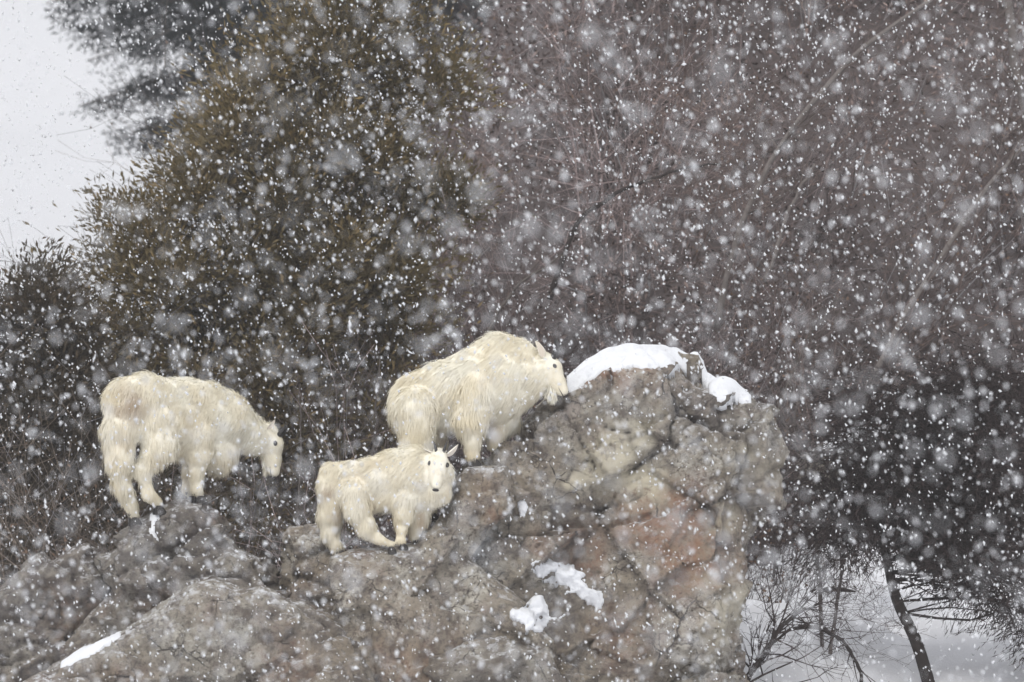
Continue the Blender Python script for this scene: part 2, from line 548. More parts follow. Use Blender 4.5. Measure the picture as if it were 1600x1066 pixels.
def rock(name, label, poly_px, yf, depth, lean=0.25, skew=0.0, round_=0.22, cuts=(), cracks=(), amp=1.0,
         seed=0, h=0.022, rust=(), cream=(), dark=(), cells=1.0, dark_all=0.15, taper=0.12):
    poly = np.array([P(a, b_, yf)[[0, 2]] for a, b_ in poly_px])
    lo2, hi2 = poly.min(0), poly.max(0)
    xc, zc = (lo2 + hi2) / 2
    pad = 0.25
    lo = (lo2[0] - pad, yf - 0.6, lo2[1] - pad); hi = (hi2[0] + pad, yf + depth + 0.5, hi2[1] + pad)
    ax = grid(lo, hi, h)
    X2, Z2 = np.meshgrid(ax[0], ax[2], indexing='ij')
    pd = poly_sdf(poly, X2, Z2)
    Y = ax[1][None, :, None]
    front = yf + lean * (Z2 - zc) + skew * (X2 - xc)
    # silhouette shrinks towards the back, so that the stone is no straight extrusion
    d = smax(pd[:, None, :] + taper * np.clip(Y - yf - 0.4, 0, None), (front[:, None, :] - Y) * 0.95, round_)
    d = smax(d, Y - (yf + depth) + 0 * d, 0.3)
    for (cx, cy, dyc, nx_, ny_, nz_) in cuts:
        c = P(cx, cy, yf + dyc); nn = unit(np.array([nx_, ny_, nz_]))
        pl = (ax[0][:, None, None] - c[0]) * nn[0] + (Y - c[1]) * nn[1] + (ax[2][None, None, :] - c[2]) * nn[2]
        d = smax(d, pl, 0.05)
    V, Q = surface_nets(d, (ax[0][0], ax[1][0], ax[2][0]), h)
    N = vnormals(V, Q)
    W = V + 0.03 * np.stack([fbm(V * 1.7 + k * 31, 2, seed + k) for k in range(3)], 1)
    disp = np.zeros(len(V)); crev = np.zeros(len(V))
    for s, a_, sd in ((0.85, 0.115, 1), (0.36, 0.042, 11), (0.13, 0.011, 23)):
        s *= cells
        Qs = np.stack([W[:, 0] * .93 + W[:, 2] * .36, W[:, 1], W[:, 2] * .93 - W[:, 0] * .36], 1) / s * np.array([0.85, 1.0, 1.3]) + seed * 3.7
        f1, f2, rid, off, tl = cellular(Qs, seed * 7 + sd)
        disp += a_ * amp * ((rid - 0.5) * 1.3 + 1.9 * (off * tl).sum(1))
        g = np.exp(-((f2 - f1) / 0.05) ** 2)
        disp -= a_ * amp * 0.7 * g * (vnoise(V * 1.7, seed + 50) - 0.1).clip(0, 1)
        crev = np.maximum(crev, g * (0.8 if s > .2 else 0.4) * (vnoise(V * 1.7, seed + 50) + 0.25).clip(0, 1))
    disp += amp * 0.012 * fbm(V * 2.6, 2, seed + 90) + 0.010 * fbm(V * 15, 3, seed + 70, 0.75)
    cr = np.zeros(len(V))
    for pts, w_, dep in cracks:
        pp = [P(a, b_, yf)[[0, 2]] for a, b_ in pts]
        wob = 0.035 * fbm(V * 5.0, 2, seed + 33)
        dd = seg_dist(V[:, 0] + wob, V[:, 2] + wob * 0.7, pp)
        g = np.exp(-dd / (w_ * 0.75)) * (N[:, 1] < 0.3)
        cr = np.maximum(cr, g)
        disp -= dep * g
    disp = disp * (1 - 0.6 * sstep(0.35, 0.75, N[:, 2]))
    V2 = V + N * disp[:, None]
    def blob(lst):
        m = np.zeros(len(V))
        for (a, b_, r, st) in lst:
            c = P(a, b_, yf)
            dd = np.hypot(V[:, 0] - c[0], V[:, 2] - c[2]) / (r / PXM)
            m = np.maximum(m, st * np.clip(1.35 - dd + 0.55 * fbm(V * 3.1, 4, seed + 5), 0, 1))
        return m
    pat = np.clip(fbm(V * 1.1, 4, seed + 14) * 0.9, 0, 1)
    ru = np.maximum(blob(rust), 0.28 * np.clip(fbm(V * 1.6, 4, seed + 44) - 0.15, 0, 1))
    crm = blob(cream)
    dk = np.clip(np.maximum(blob(dark), dark_all * (1 + pat)) + 0.8 * cr + 0.6 * crev, 0, 1)
    o = mesh_obj(name, V2, Q, M['rock'], col=np.stack([ru, crm, dk], 1), smooth=False)
    tag(o, label, 'rock')
    tris = np.concatenate([Q[:, [0, 1, 2]], Q[:, [0, 2, 3]]])
    bv = BVHTree.FromPolygons([tuple(v) for v in V2], [tuple(q) for q in Q.tolist()])
    ROCKS.append(bv)
    return bv

bv_left = rock('rock', 'dark sloping rock slab at the left edge, lowest of the ridge',
     [(-60, 985), (0, 930), (48, 893), (108, 850), (140, 846), (150, 880), (168, 905), (190, 930), (210, 1110), (-60, 1110)],
     0.15, 1.5, lean=0.35, skew=0.10, seed=3, dark_all=0.95, rust=[(110, 960, 50, .6)],
     cracks=[([(110, 905), (125, 935)], 0.02, 0.05)], cells=0.9)
bv_pyr = rock('rock', 'rugged brown rock pinnacle that the grazing left goat stands on',
     [(160, 876), (182, 860), (192, 832), (208, 815), (236, 799), (256, 786), (316, 781), (332, 802), (346, 838), (366, 856),
      (398, 872), (420, 910), (432, 960), (460, 1110), (40, 1110), (110, 1010), (165, 930)],
     0.0, 1.5, lean=0.30, skew=-0.06, seed=5, amp=0.85, cells=0.7, dark_all=0.62,
     cracks=[([(300, 800), (335, 850)], 0.02, 0.05), ([(185, 905), (240, 870), (330, 860)], 0.025, 0.07), ([(250, 880), (300, 900), (330, 880)], 0.02, 0.05),
             ([(160, 930), (185, 960)], 0.03, 0.06), ([(290, 905), (335, 895), (390, 905)], 0.022, 0.06)],
     dark=[(340, 890, 40, .6), (205, 930, 40, .6)], rust=[(335, 805, 22, .8), (250, 960, 40, .5)])
bv_mid = rock('rock', 'grey squared rock block left of the kid with a dark cleft beside it',
     [(438, 835), (450, 824), (500, 818), (520, 836), (532, 868), (566, 900), (560, 1000), (600, 1100), (430, 1100), (436, 930)],
     0.10, 1.3, lean=0.22, skew=-0.05, seed=8, amp=0.7, dark_all=0.1,
     cracks=[([(440, 860), (470, 865)], 0.016, 0.05), ([(470, 930), (520, 955)], 0.02, 0.06), ([(520, 975), (560, 985)], 0.022, 0.09), ([(540, 860), (555, 940)], 0.015, 0.03)])
bv_slab = rock('rock', 'broad pale grey rock slab with a worn face under the kid and the big goat',
     [(520, 870), (548, 862), (600, 856), (652, 852), (682, 812), (700, 752), (722, 730), (742, 725), (794, 726), (801, 745), (801, 790),
      (770, 832), (741, 876), (800, 930), (860, 1000), (880, 1110), (500, 1110), (530, 960)],
     -0.15, 1.7, lean=0.30, skew=0.03, seed=12, amp=0.62, dark_all=0.08, h=0.02, taper=0.05,
     cracks=[([(768, 752), (776, 782)], 0.014, 0.03), ([(700, 930), (705, 970)], 0.012, 0.03), ([(640, 980), (620, 1030)], 0.02, 0.03)],
     dark=[(720, 1040, 60, .5), (790, 730, 18, .5)], rust=[(620, 1040, 60, .45), (775, 815, 16, .7)])
bv_boul = rock('boulder', 'huge fractured boulder with rust stains and a snow cap on top',
     [(745, 850), (752, 780), (800, 700), (812, 662), (850, 622), (880, 600), (925, 574), (985, 558), (1040, 547), (1068, 560), (1092, 600), (1130, 606), (1168, 612),
      (1194, 640), (1212, 700), (1208, 760), (1198, 805), (1180, 850), (1164, 900), (1154, 945), (1148, 990), (1160, 1040), (1172, 1110), (720, 1110)],
     0.42, 2.1, lean=0.16, skew=0.02, round_=0.30, seed=21, amp=1.0, h=0.021, dark_all=0.12,
     cuts=[(1100, 640, 0.15, 0.55, -0.75, 0.35), (860, 640, 0.1, -0.45, -0.85, 0.30), (1165, 900, 0.2, 0.75, -0.65, 0.05), (960, 560, 0.35, -0.1, -0.62, 0.78)],
     cracks=[([(1052, 596), (1060, 640), (1048, 664), (1046, 684), (1058, 700)], 0.024, 0.11), ([(1060, 648), (1108, 652), (1160, 684)], 0.04, 0.12),
             ([(884, 640), (902, 684), (916, 722), (932, 748)], 0.018, 0.06), ([(948, 668), (985, 680)], 0.025, 0.06), ([(985, 735), (1030, 705), (1048, 690)], 0.018, 0.05),
             ([(880, 760), (892, 735), (912, 726)], 0.016, 0.05), ([(1075, 770), (1110, 790), (1122, 812)], 0.022, 0.07), ([(850, 795), (920, 800), (1000, 775)], 0.03, 0.05),
             ([(1150, 760), (1135, 830), (1140, 920)], 0.03, 0.05), ([(812, 690), (860, 660), (884, 640)], 0.025, 0.08)],
     rust=[(1040, 810, 75, 1.0), (1090, 880, 60, .8), (905, 850, 45, .7), (960, 575, 50, .8), (930, 585, 30, .8), (985, 1000, 60, .55), (840, 850, 30, .6)],
     cream=[(965, 715, 52, 1.0), (1010, 745, 40, 1.0), (890, 760, 26, .9), (1000, 690, 40, .8), (1165, 720, 40, .45), (1140, 800, 30, .5), (1130, 950, 40, .5)],
     dark=[(1110, 640, 50, .8), (850, 700, 40, .5), (880, 820, 50, .7), (860, 950, 60, .7), (820, 1020, 60, .5)])
bv_front = rock('rock', 'wide rough rock slab in front with a thin snow wedge on its left edge',
     [(20, 1080), (104, 1026), (150, 1006), (192, 988), (250, 950), (302, 920), (330, 912), (372, 926), (420, 922), (470, 940), (515, 968), (545, 1000), (570, 1110), (20, 1110)],
     -0.75, 1.2, lean=0.42, skew=0.05, seed=31, amp=0.8, dark_all=0.22,
     cracks=[([(415, 985), (425, 1020)], 0.025, 0.07), ([(108, 1030), (145, 1060)], 0.02, 0.06), ([(330, 940), (350, 1000)], 0.015, 0.03)],
     dark=[(450, 1040, 40, .5)], rust=[(440, 1040, 40, .5)])
bv_foot = rock('rock', 'low rock step below the snow patches at the bottom of the boulder',
     [(690, 1030), (730, 1006), (800, 998), (850, 1010), (880, 1050), (900, 1110), (660, 1110)],
     -0.45, 1.2, lean=0.4, seed=37, amp=0.7, dark_all=0.55)

bv_ledge = rock('rock', 'low snow topped rock ledge in the brush right of the boulder',
     [(1262, 706), (1285, 692), (1330, 686), (1352, 676), (1392, 672), (1412, 690), (1420, 760), (1250, 760)], 4.3, 1.0, lean=0.4, seed=41, amp=0.6, dark_all=0.7, h=0.03)
def drop(x, y, z_from, prefer=None):
    """top of rock (or ground) under a point"""
    best = gz(x, y)
    for bv in (prefer or ROCKS):
        hit = bv.ray_cast(Vector((x, y, z_from)), Vector((0, 0, -1)))
        if hit[0] is not None and hit[0].z > best:
            best = hit[0].z
    return best

# ------------------------------------------------------------------ snow lying on the rocks
def snow_patch(label, bvs, top_px, thick, y0, y1, mode='top', seed=0, h=0.016, drop_max=9.0, steep=1.2):
    """snow as thick as the weather left it: follows the stone below, rounded edge
       mode top: outline measured along x between y0..y1, dropped on the stone; mode face: polygon on the stone's sloping face"""
    rng = np.random.default_rng(seed)
    if mode == 'top':
        pts = np.array([P(a, b_, max(0.0, y0))[[0]] for a, b_ in top_px])[:, 0]
        xs = np.arange(pts.min(), pts.max() + h, h); ys = np.arange(y0, y1 + h, h)
        G = np.stack(np.meshgrid(xs, ys, indexing='ij'), -1)
        U = (G[..., 0] - xs[0]) / (xs[-1] - xs[0]); Vv = (G[..., 1] - y0) / (y1 - y0)
        nz = fbm(np.concatenate([G.reshape(-1, 2) * 3.0, np.zeros((G.size // 2, 1))], 1), 3, seed).reshape(U.shape)
        e = np.minimum(np.minimum(U, 1 - U) * (xs[-1] - xs[0]), np.minimum(Vv, 1 - Vv) * (y1 - y0)) + nz * 0.05
        base = np.zeros(U.shape)
        for i in range(U.shape[0]):
            for j in range(U.shape[1]):
                base[i, j] = drop(G[i, j, 0], G[i, j, 1], 6.0, bvs)
        for _ in range(3):
            p = np.pad(base, 1, mode='edge')
            sm = (p[:-2, 1:-1] + p[2:, 1:-1] + p[1:-1, :-2] + p[1:-1, 2:]) / 4
            base = np.maximum(base, 0.5 * base + 0.5 * sm)
        tprof = np.interp(U, np.linspace(0, 1, len(thick)), thick)
        bs = base.copy()
        for _ in range(14):
            p = np.pad(bs, 1, mode='edge')
            bs = (p[:-2, 1:-1] + p[2:, 1:-1] + p[1:-1, :-2] + p[1:-1, 2:]) / 4
        slope = np.hypot(*np.gradient(bs, h))
        msk = (e > 0) & (slope < steep + 0.2 * nz) & (base > base.max(axis=1, keepdims=True) - drop_max)
        mf = msk.astype(float)
        for _ in range(10):
            p = np.pad(mf, 1)
            mf = (p[:-2, 1:-1] + p[2:, 1:-1] + p[1:-1, :-2] + p[1:-1, 2:] + 2 * mf) / 6
        msk = mf > 0.42
        lab = np.where(msk, np.arange(msk.size).reshape(msk.shape) + 1, 0)
        for _ in range(400):
            p = np.pad(lab, 1)
            l2 = np.where(msk, np.maximum(np.maximum(np.maximum(p[:-2, 1:-1], p[2:, 1:-1]), np.maximum(p[1:-1, :-2], p[1:-1, 2:])), lab), 0)
            if (l2 == lab).all(): break
            lab = l2
        u_, n_ = np.unique(lab[lab > 0], return_counts=True)
        msk = lab == u_[np.argmax(n_)]
        e = np.where(msk, 1.0, 0.0)
        for _ in range(20):                                   # distance to the rim
            p = np.pad(e, 1, mode='constant')
            e = np.minimum(e, np.minimum(np.minimum(p[:-2, 1:-1], p[2:, 1:-1]), np.minimum(p[1:-1, :-2], p[1:-1, 2:])) + h)
        for _ in range(5):
            p = np.pad(e, 1, mode='edge')
            e = np.where(msk, (p[:-2, 1:-1] + p[2:, 1:-1] + p[1:-1, :-2] + p[1:-1, 2:] + e) / 5, 0)
        base = np.where(msk, 0.4 * base + 0.6 * np.maximum(bs, base - 0.05), base)
        th = tprof * np.sqrt(np.clip(e / 0.14, 0, 1)) * (1 + 0.15 * nz)
        keep = msk
        dn = np.array([0, 0, 1.0])
        Bp = np.concatenate([G, base[..., None]], -1)
    else:
        poly = np.array([P(a, b_, y0)[[0, 2]] for a, b_ in top_px])
        lo, hi = poly.min(0) - .05, poly.max(0) + .05
        xs = np.arange(lo[0], hi[0], h); zs = np.arange(lo[1], hi[1], h)
        G = np.stack(np.meshgrid(xs, zs, indexing='ij'), -1)
        nz = fbm(np.concatenate([G.reshape(-1, 2) * 9.0, np.zeros((G.size // 2, 1))], 1), 3, seed).reshape(G.shape[:2])
        e = -poly_sdf(poly, G[..., 0], G[..., 1]) + nz * 0.055
        Bp = np.zeros(G.shape[:2] + (3,)); ok = np.zeros(G.shape[:2], bool)
        for i in range(G.shape[0]):
            for j in range(G.shape[1]):
                yb = None
                for bv in bvs:
                    hit = bv.ray_cast(Vector((G[i, j, 0], -3, G[i, j, 1])), Vector((0, 1, 0)))
                    if hit[0] is not None and (yb is None or hit[0].y < yb): yb = hit[0].y
                if yb is not None:
                    ok[i, j] = True
                    Bp[i, j] = (G[i, j, 0], yb, G[i, j, 1])
        th = thick[0] * np.sqrt(np.clip(e / 0.10, 0, 1)) * (1 + 0.4 * nz)
        keep = (e > 0) & ok
        dn = unit(np.array([0, -0.8, 0.6]))
    nx, ny = keep.shape
    id_ = np.full((nx, ny), -1); id_[keep] = np.arange(keep.sum())
    nT = int(keep.sum())
    top = Bp[keep] + dn * th[keep][:, None]; bot = Bp[keep] - dn * 0.06
    V = np.concatenate([top, bot])
    cell = keep[:-1, :-1] & keep[1:, :-1] & keep[1:, 1:] & keep[:-1, 1:]
    I = np.argwhere(cell)
    q = np.stack([id_[I[:, 0], I[:, 1]], id_[I[:, 0] + 1, I[:, 1]], id_[I[:, 0] + 1, I[:, 1] + 1], id_[I[:, 0], I[:, 1] + 1]], 1)
    qb = q[:, ::-1] + nT
    edges = {}
    for f in q.tolist():
        for k in range(4):
            a, c = f[k], f[(k + 1) % 4]
            if (c, a) in edges: del edges[(c, a)]
            else: edges[(a, c)] = 1
    side = np.array([(a, a + nT, c + nT, c) for (a, c) in edges])
    F = np.concatenate([q, qb, side])
    used = np.unique(F)
    mp = np.full(len(V), -1); mp[used] = np.arange(len(used))
    o = mesh_obj('snow_patch', V[used], mp[F], M['snow'], smooth=True)
    tag(o, label, 'snow', 'snow lying on the rocks')
    return o

snow_patch('long thick white snow cap along the top of the boulder', [bv_boul], [(884, 570), (1092, 590)], [0.02, 0.055, 0.07, 0.065, 0.065, 0.05, 0.02], -0.3, 1.7, seed=2, drop_max=0.15, steep=2.8)
snow_patch('smaller snow cushion on the right shoulder of the boulder', [bv_boul], [(1082, 590), (1180, 600)], [0.07, 0.13, 0.10, 0.03], -0.3, 1.6, seed=4, drop_max=0.085, steep=3.0)
snow_patch('thin white snow wedge along the slanting edge of the front slab', [bv_front], [(100, 1010), (196, 990)], [0.02, 0.05, 0.045, 0.02], -0.95, -0.2, seed=6, drop_max=0.055, steep=2.4)
snow_patch('small upright snow scrap in the corner right of the pale slab', [bv_boul, bv_slab], [(803, 782), (818, 786), (820, 806), (814, 822), (806, 806)], [0.03], 0.0, 0, 'face', 8, 0.008)
snow_patch('largest ragged snow patch low on the boulder face, with a long right tail', [bv_boul, bv_slab],
           [(822, 882), (840, 868), (880, 884), (912, 912), (944, 930), (958, 952), (946, 962), (918, 944), (890, 928), (858, 916), (838, 906)], [0.05], 0.0, 0, 'face', 9, 0.009)
snow_patch('ragged lower snow patch below the long one on the boulder face', [bv_boul, bv_slab],
           [(806, 962), (820, 938), (846, 936), (866, 958), (888, 962), (880, 976), (850, 984), (822, 986)], [0.05], 0.0, 0, 'face', 10, 0.009)
snow_patch('tiny snow fleck on the pinnacle beside the left goat hind hoof', [bv_pyr], [(228, 790), (250, 776)], [0.02, 0.05, 0.02], 0.0, 0.4, seed=12)

snow_patch('thin snow strip on the far ledge right of the boulder', [bv_ledge], [(1283, 690), (1400, 670)], [0.03, 0.06, 0.05, 0.03], 4.1, 5.2, seed=14, drop_max=0.12, steep=2.0)
# ------------------------------------------------------------------ goats
def build_goat(name, label, prims, head, feet, yb, fwd, tint, seed, ear_tips, horn_tips, fur_n, hoof_s=1.0, tail=None, horn_r=0.025):
    rng = np.random.default_rng(seed)
    base = P(*head['base'], yb)
    root = empty(name, tuple(base))
    tag(root, label, 'goat', 'mountain goats on the crag')
    fwd = unit(np.array(fwd, float))
    # -- prims: (p0, r0, p1, r1, fur length, stain, y-scale)
    L = []
    def add(a, ra, b_, rb, fl, st, sy=1.0, flow=None, lift=0.35):
        L.append((np.array(a, float), ra, np.array(b_, float), rb, fl, st, sy, flow, lift))
    for pr in prims:
        (x0, y0, d0, r0), (x1, y1, d1, r1), fl, st, sy = pr[:5]
        flow = pr[5] if len(pr) > 5 else None
        add(P(x0, y0, yb + d0), r0 / PXM, P(x1, y1, yb + d1), r1 / PXM, fl, st, sy, flow)
    # -- legs: joints down to the hoof; the last joint is set on the stone
    hooves = []
    for joints, fls in feet:
        pts = [P(a, b_, yb + c) for a, b_, c, r in joints]
        rs = [r / PXM for *_, r in joints]
        zt = drop(pts[-1][0], pts[-1][1], pts[-1][2] + 0.30)
        want = pts[-1][2]
        dz = np.clip(zt - want, -0.16, 0.07)
        n = len(pts)
        for k in range(n):
            wgt = max(0.0, (k - (n - 4)) / 3.0)
            pts[k] = pts[k] + np.array([0, 0, dz * wgt])
        foot = pts[-1].copy()
        pts[-1] = foot + np.array([0, 0, 0.085 * hoof_s]); rs[-1] = 0.034 * hoof_s; rs[-2] = min(rs[-2], 0.042 * hoof_s)
        for k in range(n - 1):
            fl = fls[0] if k < n - 3 else fls[1] if k == n - 3 else fls[2]
            add(pts[k], rs[k], pts[k + 1], rs[k + 1], fl, 0.25 if k < n - 3 else 0.45, 1.0, np.array([0, 0, -1.0]), 0.25)
        hooves.append((foot, unit(pts[-2] - pts[-1])))
    # -- head
    hp = P(head['poll'][0], head['poll'][1], yb + head['poll'][2])
    hn = P(head['nose'][0], head['nose'][1], yb + head['nose'][2])
    HL = np.linalg.norm(hn - hp)
    f = unit(hn - hp)
    up = np.array(head['up'], float); up = unit(up - f * (up @ f))
    sd = np.cross(f, up)
    def H(s, u, r): return hp + HL * (s * f + u * up + r * sd)
    hs = head.get('w', 1.0)
    bk = -f
    add(H(0.10, -0.03, 0), 0.155 * HL * hs, H(0.38, 0.0, 0), 0.165 * HL * hs, 0.045, 0.0, 1.0, bk + 0.2 * up, 0.3)
    add(H(0.38, 0.01, 0), 0.155 * HL * hs, H(0.68, -0.01, 0), 0.115 * HL * hs, 0.024, 0.0, 1.0, bk, 0.2)
    add(H(0.68, -0.01, 0), 0.115 * HL * hs, H(0.91, -0.025, 0), 0.102 * HL * hs, 0.016, 0.05, 1.0, bk, 0.15)
    for q in (-1, 1):
        add(H(0.30, -0.12, 0.07 * q), 0.12 * HL * hs, H(0.62, -0.10, 0.035 * q), 0.085 * HL * hs, 0.07, 0.05, 1.0, bk * 0.6 + np.array([0, 0, -1.0]), 0.25)
        add(H(0.33, 0.075, 0.09 * q), 0.075 * HL * hs, H(0.45, 0.055, 0.085 * q), 0.06 * HL * hs, 0.012, 0.0, 1.0, bk, 0.1)
    add(H(0.60, -0.13, 0), 0.075 * HL * hs, H(0.86, -0.095, 0), 0.068 * HL * hs, 0.014, 0.05, 1.0, bk, 0.15)
    # -- field
    P0 = np.array([l[0] for l in L]); P1 = np.array([l[2] for l in L])
    R = np.array([max(l[1], l[3]) for l in L])
    lo = np.minimum(P0, P1).min(0) - R.max() - 0.06; hi = np.maximum(P0, P1).max(0) + R.max() + 0.06
    h = 0.015
    ax = grid(lo, hi, h)
    def field(Q, kk=0.016, want=False):
        acc = 0; Wl = 0; Ws = 0; Wf = 0; Wt = 0; Wo = 0
        for a, ra, b_, rb, fl, st, sy, flow, lift in L:
            v = Q - a; e = b_ - a
            if sy != 1.0:
                v = v * np.array([1, 1 / sy, 1]); e = e * np.array([1, 1 / sy, 1])
            tt = np.clip((v @ e) / (e @ e + 1e-9), 0, 1)
            dd = np.linalg.norm(v - tt[..., None] * e, axis=-1) - (ra + (rb - ra) * tt)
            w = np.exp(np.clip(-dd / kk, -60, 60))
            acc = acc + w
            if want:
                w2 = np.exp(np.clip(-dd / 0.03, -50, 50))
                Wl = Wl + w2 * fl; Ws = Ws + w2 * st; Wt = Wt + w2; Wo = Wo + w2 * lift
                g = flow if flow is not None else (-0.75 * fwd + np.array([0, 0, -0.85]))
                Wf = Wf + w2[..., None] * g
        d = -kk * np.log(acc + 1e-30)
        if want: return d, Wl / Wt, Ws / Wt, Wf / Wt[..., None], Wo / Wt
        return d
    def march(p, d, far=0.3):
        s_ = np.linspace(0, far, 150)
        g_ = field(p + s_[:, None] * unit(d))
        i_ = int(np.argmax(g_ > 0))
        return p + s_[i_] * unit(d)
    X = np.stack(np.meshgrid(*ax, indexing='ij'), -1)
    F = field(X.reshape(-1, 3)).reshape(X.shape[:3])
    V, Q = surface_nets(F, (ax[0][0], ax[1][0], ax[2][0]), h)
    N = vnormals(V, Q)
    d, fl, st, flow, lift = field(V, want=True)
    V = V + N * (0.010 * fbm(V * 9, 3, seed))[:, None] * np.clip(fl / 0.06, 0, 1)[:, None]
    cream = np.array([0.96, 0.925, 0.81]); yel = np.array([0.86, 0.77, 0.57]); stain = np.array([0.50, 0.38, 0.26])
    def colour(pts, st):
        k = np.clip(st * 0.9 + 0.45 * fbm(pts * 5.5, 3, seed + 3) * 0.75 + 0.13, 0, 1)[:, None]
        c = cream * (1 - k) + yel * k
        for (sx, sy_, sd_, rr, ss) in tint:
            cc = P(sx, sy_, yb + sd_)
            m = ss * np.exp(-(np.linalg.norm((pts - cc) * np.array([1, 0.5, 1]), axis=1) / (rr / PXM)) ** 2)
            m = np.clip(m * (0.8 + 0.8 * fbm(pts * 12, 2, seed + 8)), 0, 1)[:, None]
            c = c * (1 - m) + stain * m
        return c
    body = mesh_obj('body', V, Q, M['skin'], root, col=colour(V, st) * 0.91, smooth=True)
    # -- coat: locks of hair
    bare = [(march(H(head.get('eye_s', 0.35), head.get('eye_u', 0.03), 0.02 * q), sd * q + up * head.get('eye_up', 0.25)), 0.075 * HL) for q in (-1, 1)] + [(march(H(0.8, -0.02, 0), f), 0.10 * HL)]
    area = np.linalg.norm(np.cross(V[Q[:, 2]] - V[Q[:, 0]], V[Q[:, 3]] - V[Q[:, 1]]), axis=1)
    hw_ = np.where(fl[Q].mean(1) < 0.03, 3.0, 1.0)
    pf = area * hw_; pf = pf / pf.sum()
    pick = rng.choice(len(Q), fur_n, p=pf)
    w = rng.dirichlet((1, 1, 1, 1), fur_n)
    root_p = (V[Q[pick]] * w[..., None]).sum(1)
    nr = unit((N[Q[pick]] * w[..., None]).sum(1))
    _, fl, st, flow, lift = field(root_p, want=True)
    clump = np.stack([fbm(root_p * 11 + 40 * k, 2, seed + 20 + k) for k in range(3)], 1)
    flow = flow + 0.22 * clump + 0.16 * rng.normal(size=(fur_n, 3))
    tan = unit(flow - nr * (flow * nr).sum(1, keepdims=True))
    lift = lift * (0.3 + 0.4 * rng.random(fur_n) + 1.1 * (rng.random(fur_n) < 0.14)) + 0.05 * clump[:, 0]
    ln = fl * (0.65 + 0.7 * rng.random(fur_n)) * (1 + 0.3 * clump[:, 1])
    for c_, r_ in bare:
        ln = ln * np.clip((np.linalg.norm(root_p - c_, axis=1) - r_ * 0.8) / (r_ * 0.8), 0.02, 1)
    d0 = unit(tan + nr * (lift[:, None] + 0.16))
    d1 = unit(tan + nr * (lift[:, None] * 0.3) + np.array([0, 0, -0.25]))
    s0 = root_p - nr * np.minimum(0.012, 0.12 * ln)[:, None]
    s1 = s0 + d0 * (ln * 0.5)[:, None]
    s2 = s1 + d1 * (ln * 0.5)[:, None]
    ang = rng.normal(0, 0.5, fur_n)
    wv = unit(np.cross(tan, nr) * np.cos(ang)[:, None] + nr * np.sin(ang)[:, None])
    wd = (0.0014 + 0.011 * ln) * (0.7 + 0.6 * rng.random(fur_n))
    wv = wv * wd[:, None]
    FV = np.stack([s0 - wv, s0 + wv, s1 - wv * 0.75, s1 + wv * 0.75, s2], 1)
    gn = np.cross(FV[:, 1] - FV[:, 0], FV[:, 2] - FV[:, 0])
    fl_ = (gn * nr).sum(1) < 0
    FV[fl_] = FV[fl_][:, [1, 0, 3, 2, 4]]
    bi = (np.arange(fur_n) * 5)[:, None]
    FQ = bi + np.array([[0, 1, 3, 2]]); FT = bi + np.array([[2, 3, 4]])
    cc = colour(root_p, st) * (0.965 + 0.06 * rng.random((fur_n, 1)))
    FC = np.repeat(np.clip(cc, 0, 0.97)[:, None], 5, 1)
    FC[:, 0:2] *= 0.97
    sn_ = unit(nr * 0.9 + 0.22 * unit(np.cross(FV[:, 1] - FV[:, 0], FV[:, 2] - FV[:, 0])))
    FN = np.repeat(sn_[:, None], 5, 1)
    fur = mesh_obj('fur', FV.reshape(-1, 3), [FQ, FT], M['fur'], body, col=FC.reshape(-1, 3), smooth=True, normals=FN.reshape(-1, 3))
    fur['kind'] = 'stuff'
    # -- eyes
    def ball(c, r, sc=(1, 1, 1), n=10, m=7):
        vs = []; fs = []
        for i in range(m + 1):
            th = math.pi * i / m
            for j in range(n):
                ph = 2 * math.pi * j / n
                vs.append(c + r * (math.sin(th) * math.cos(ph) * sc[0] * f + math.sin(th) * math.sin(ph) * sc[1] * up + math.cos(th) * sc[2] * sd))
        for i in range(m):
            for j in range(n):
                fs.append((i * n + j, i * n + (j + 1) % n, (i + 1) * n + (j + 1) % n, (i + 1) * n + j))
        return np.array(vs), np.array(fs)
    for q in (-1, 1):
        ec = march(H(head.get('eye_s', 0.35), head.get('eye_u', 0.03), 0.02 * q), sd * q + up * head.get('eye_up', 0.25))
        v, fc = ball(ec + sd * q * head.get('eye_out', -0.004), head.get('eye_size', 0.050) * HL, (1.15, 0.9, 0.8))
        mesh_obj('eye', v, fc, M['eye'], root, smooth=True)
    # -- nose pad with nostrils, mouth line
    npt = march(H(0.8, -0.02, 0), f)
    v, fc = ball(npt + 0.006 * f, 0.074 * HL * hs, (0.45, 0.6, 1.1))
    mesh_obj('nose', v, fc, M['nose'], root, smooth=True)
    for q in (-1, 1):
        pts = [march(H(a_, -0.085, 0), d_) + 0.003 * f for a_, d_ in ((0.86, f + 0.15 * sd * q), (0.86, f + 0.6 * sd * q), (0.86, f * 0.3 + sd * q), (0.80, sd * q))[:head.get('mouth', 5)]]
        v, fc = tube(smooth_poly(pts, 8), np.array([.008, .011, .010, .009, .008, .006, .005, .003]) * HL, 6)
        mesh_obj('mouth_line', v, fc, M['nose'], root, smooth=True)
    # -- horns
    for q, tip in zip((-1, 1), horn_tips):
        b0 = march(H(head.get('horn_s', 0.14), 0.0, 0.07 * q), up) - up * 0.02
        tp = P(tip[0], tip[1], yb + tip[2])
        mid = (b0 + tp) / 2 + up * 0.12 * np.linalg.norm(tp - b0) 
        pts = smooth_poly([b0, mid, tp], 10)
        v, fc = tube(pts, horn_r * (1 - np.linspace(0, 1, 10) ** 1.6 * 0.85), 8)
        mesh_obj('horn', v, fc, M['horn'], root, smooth=True)
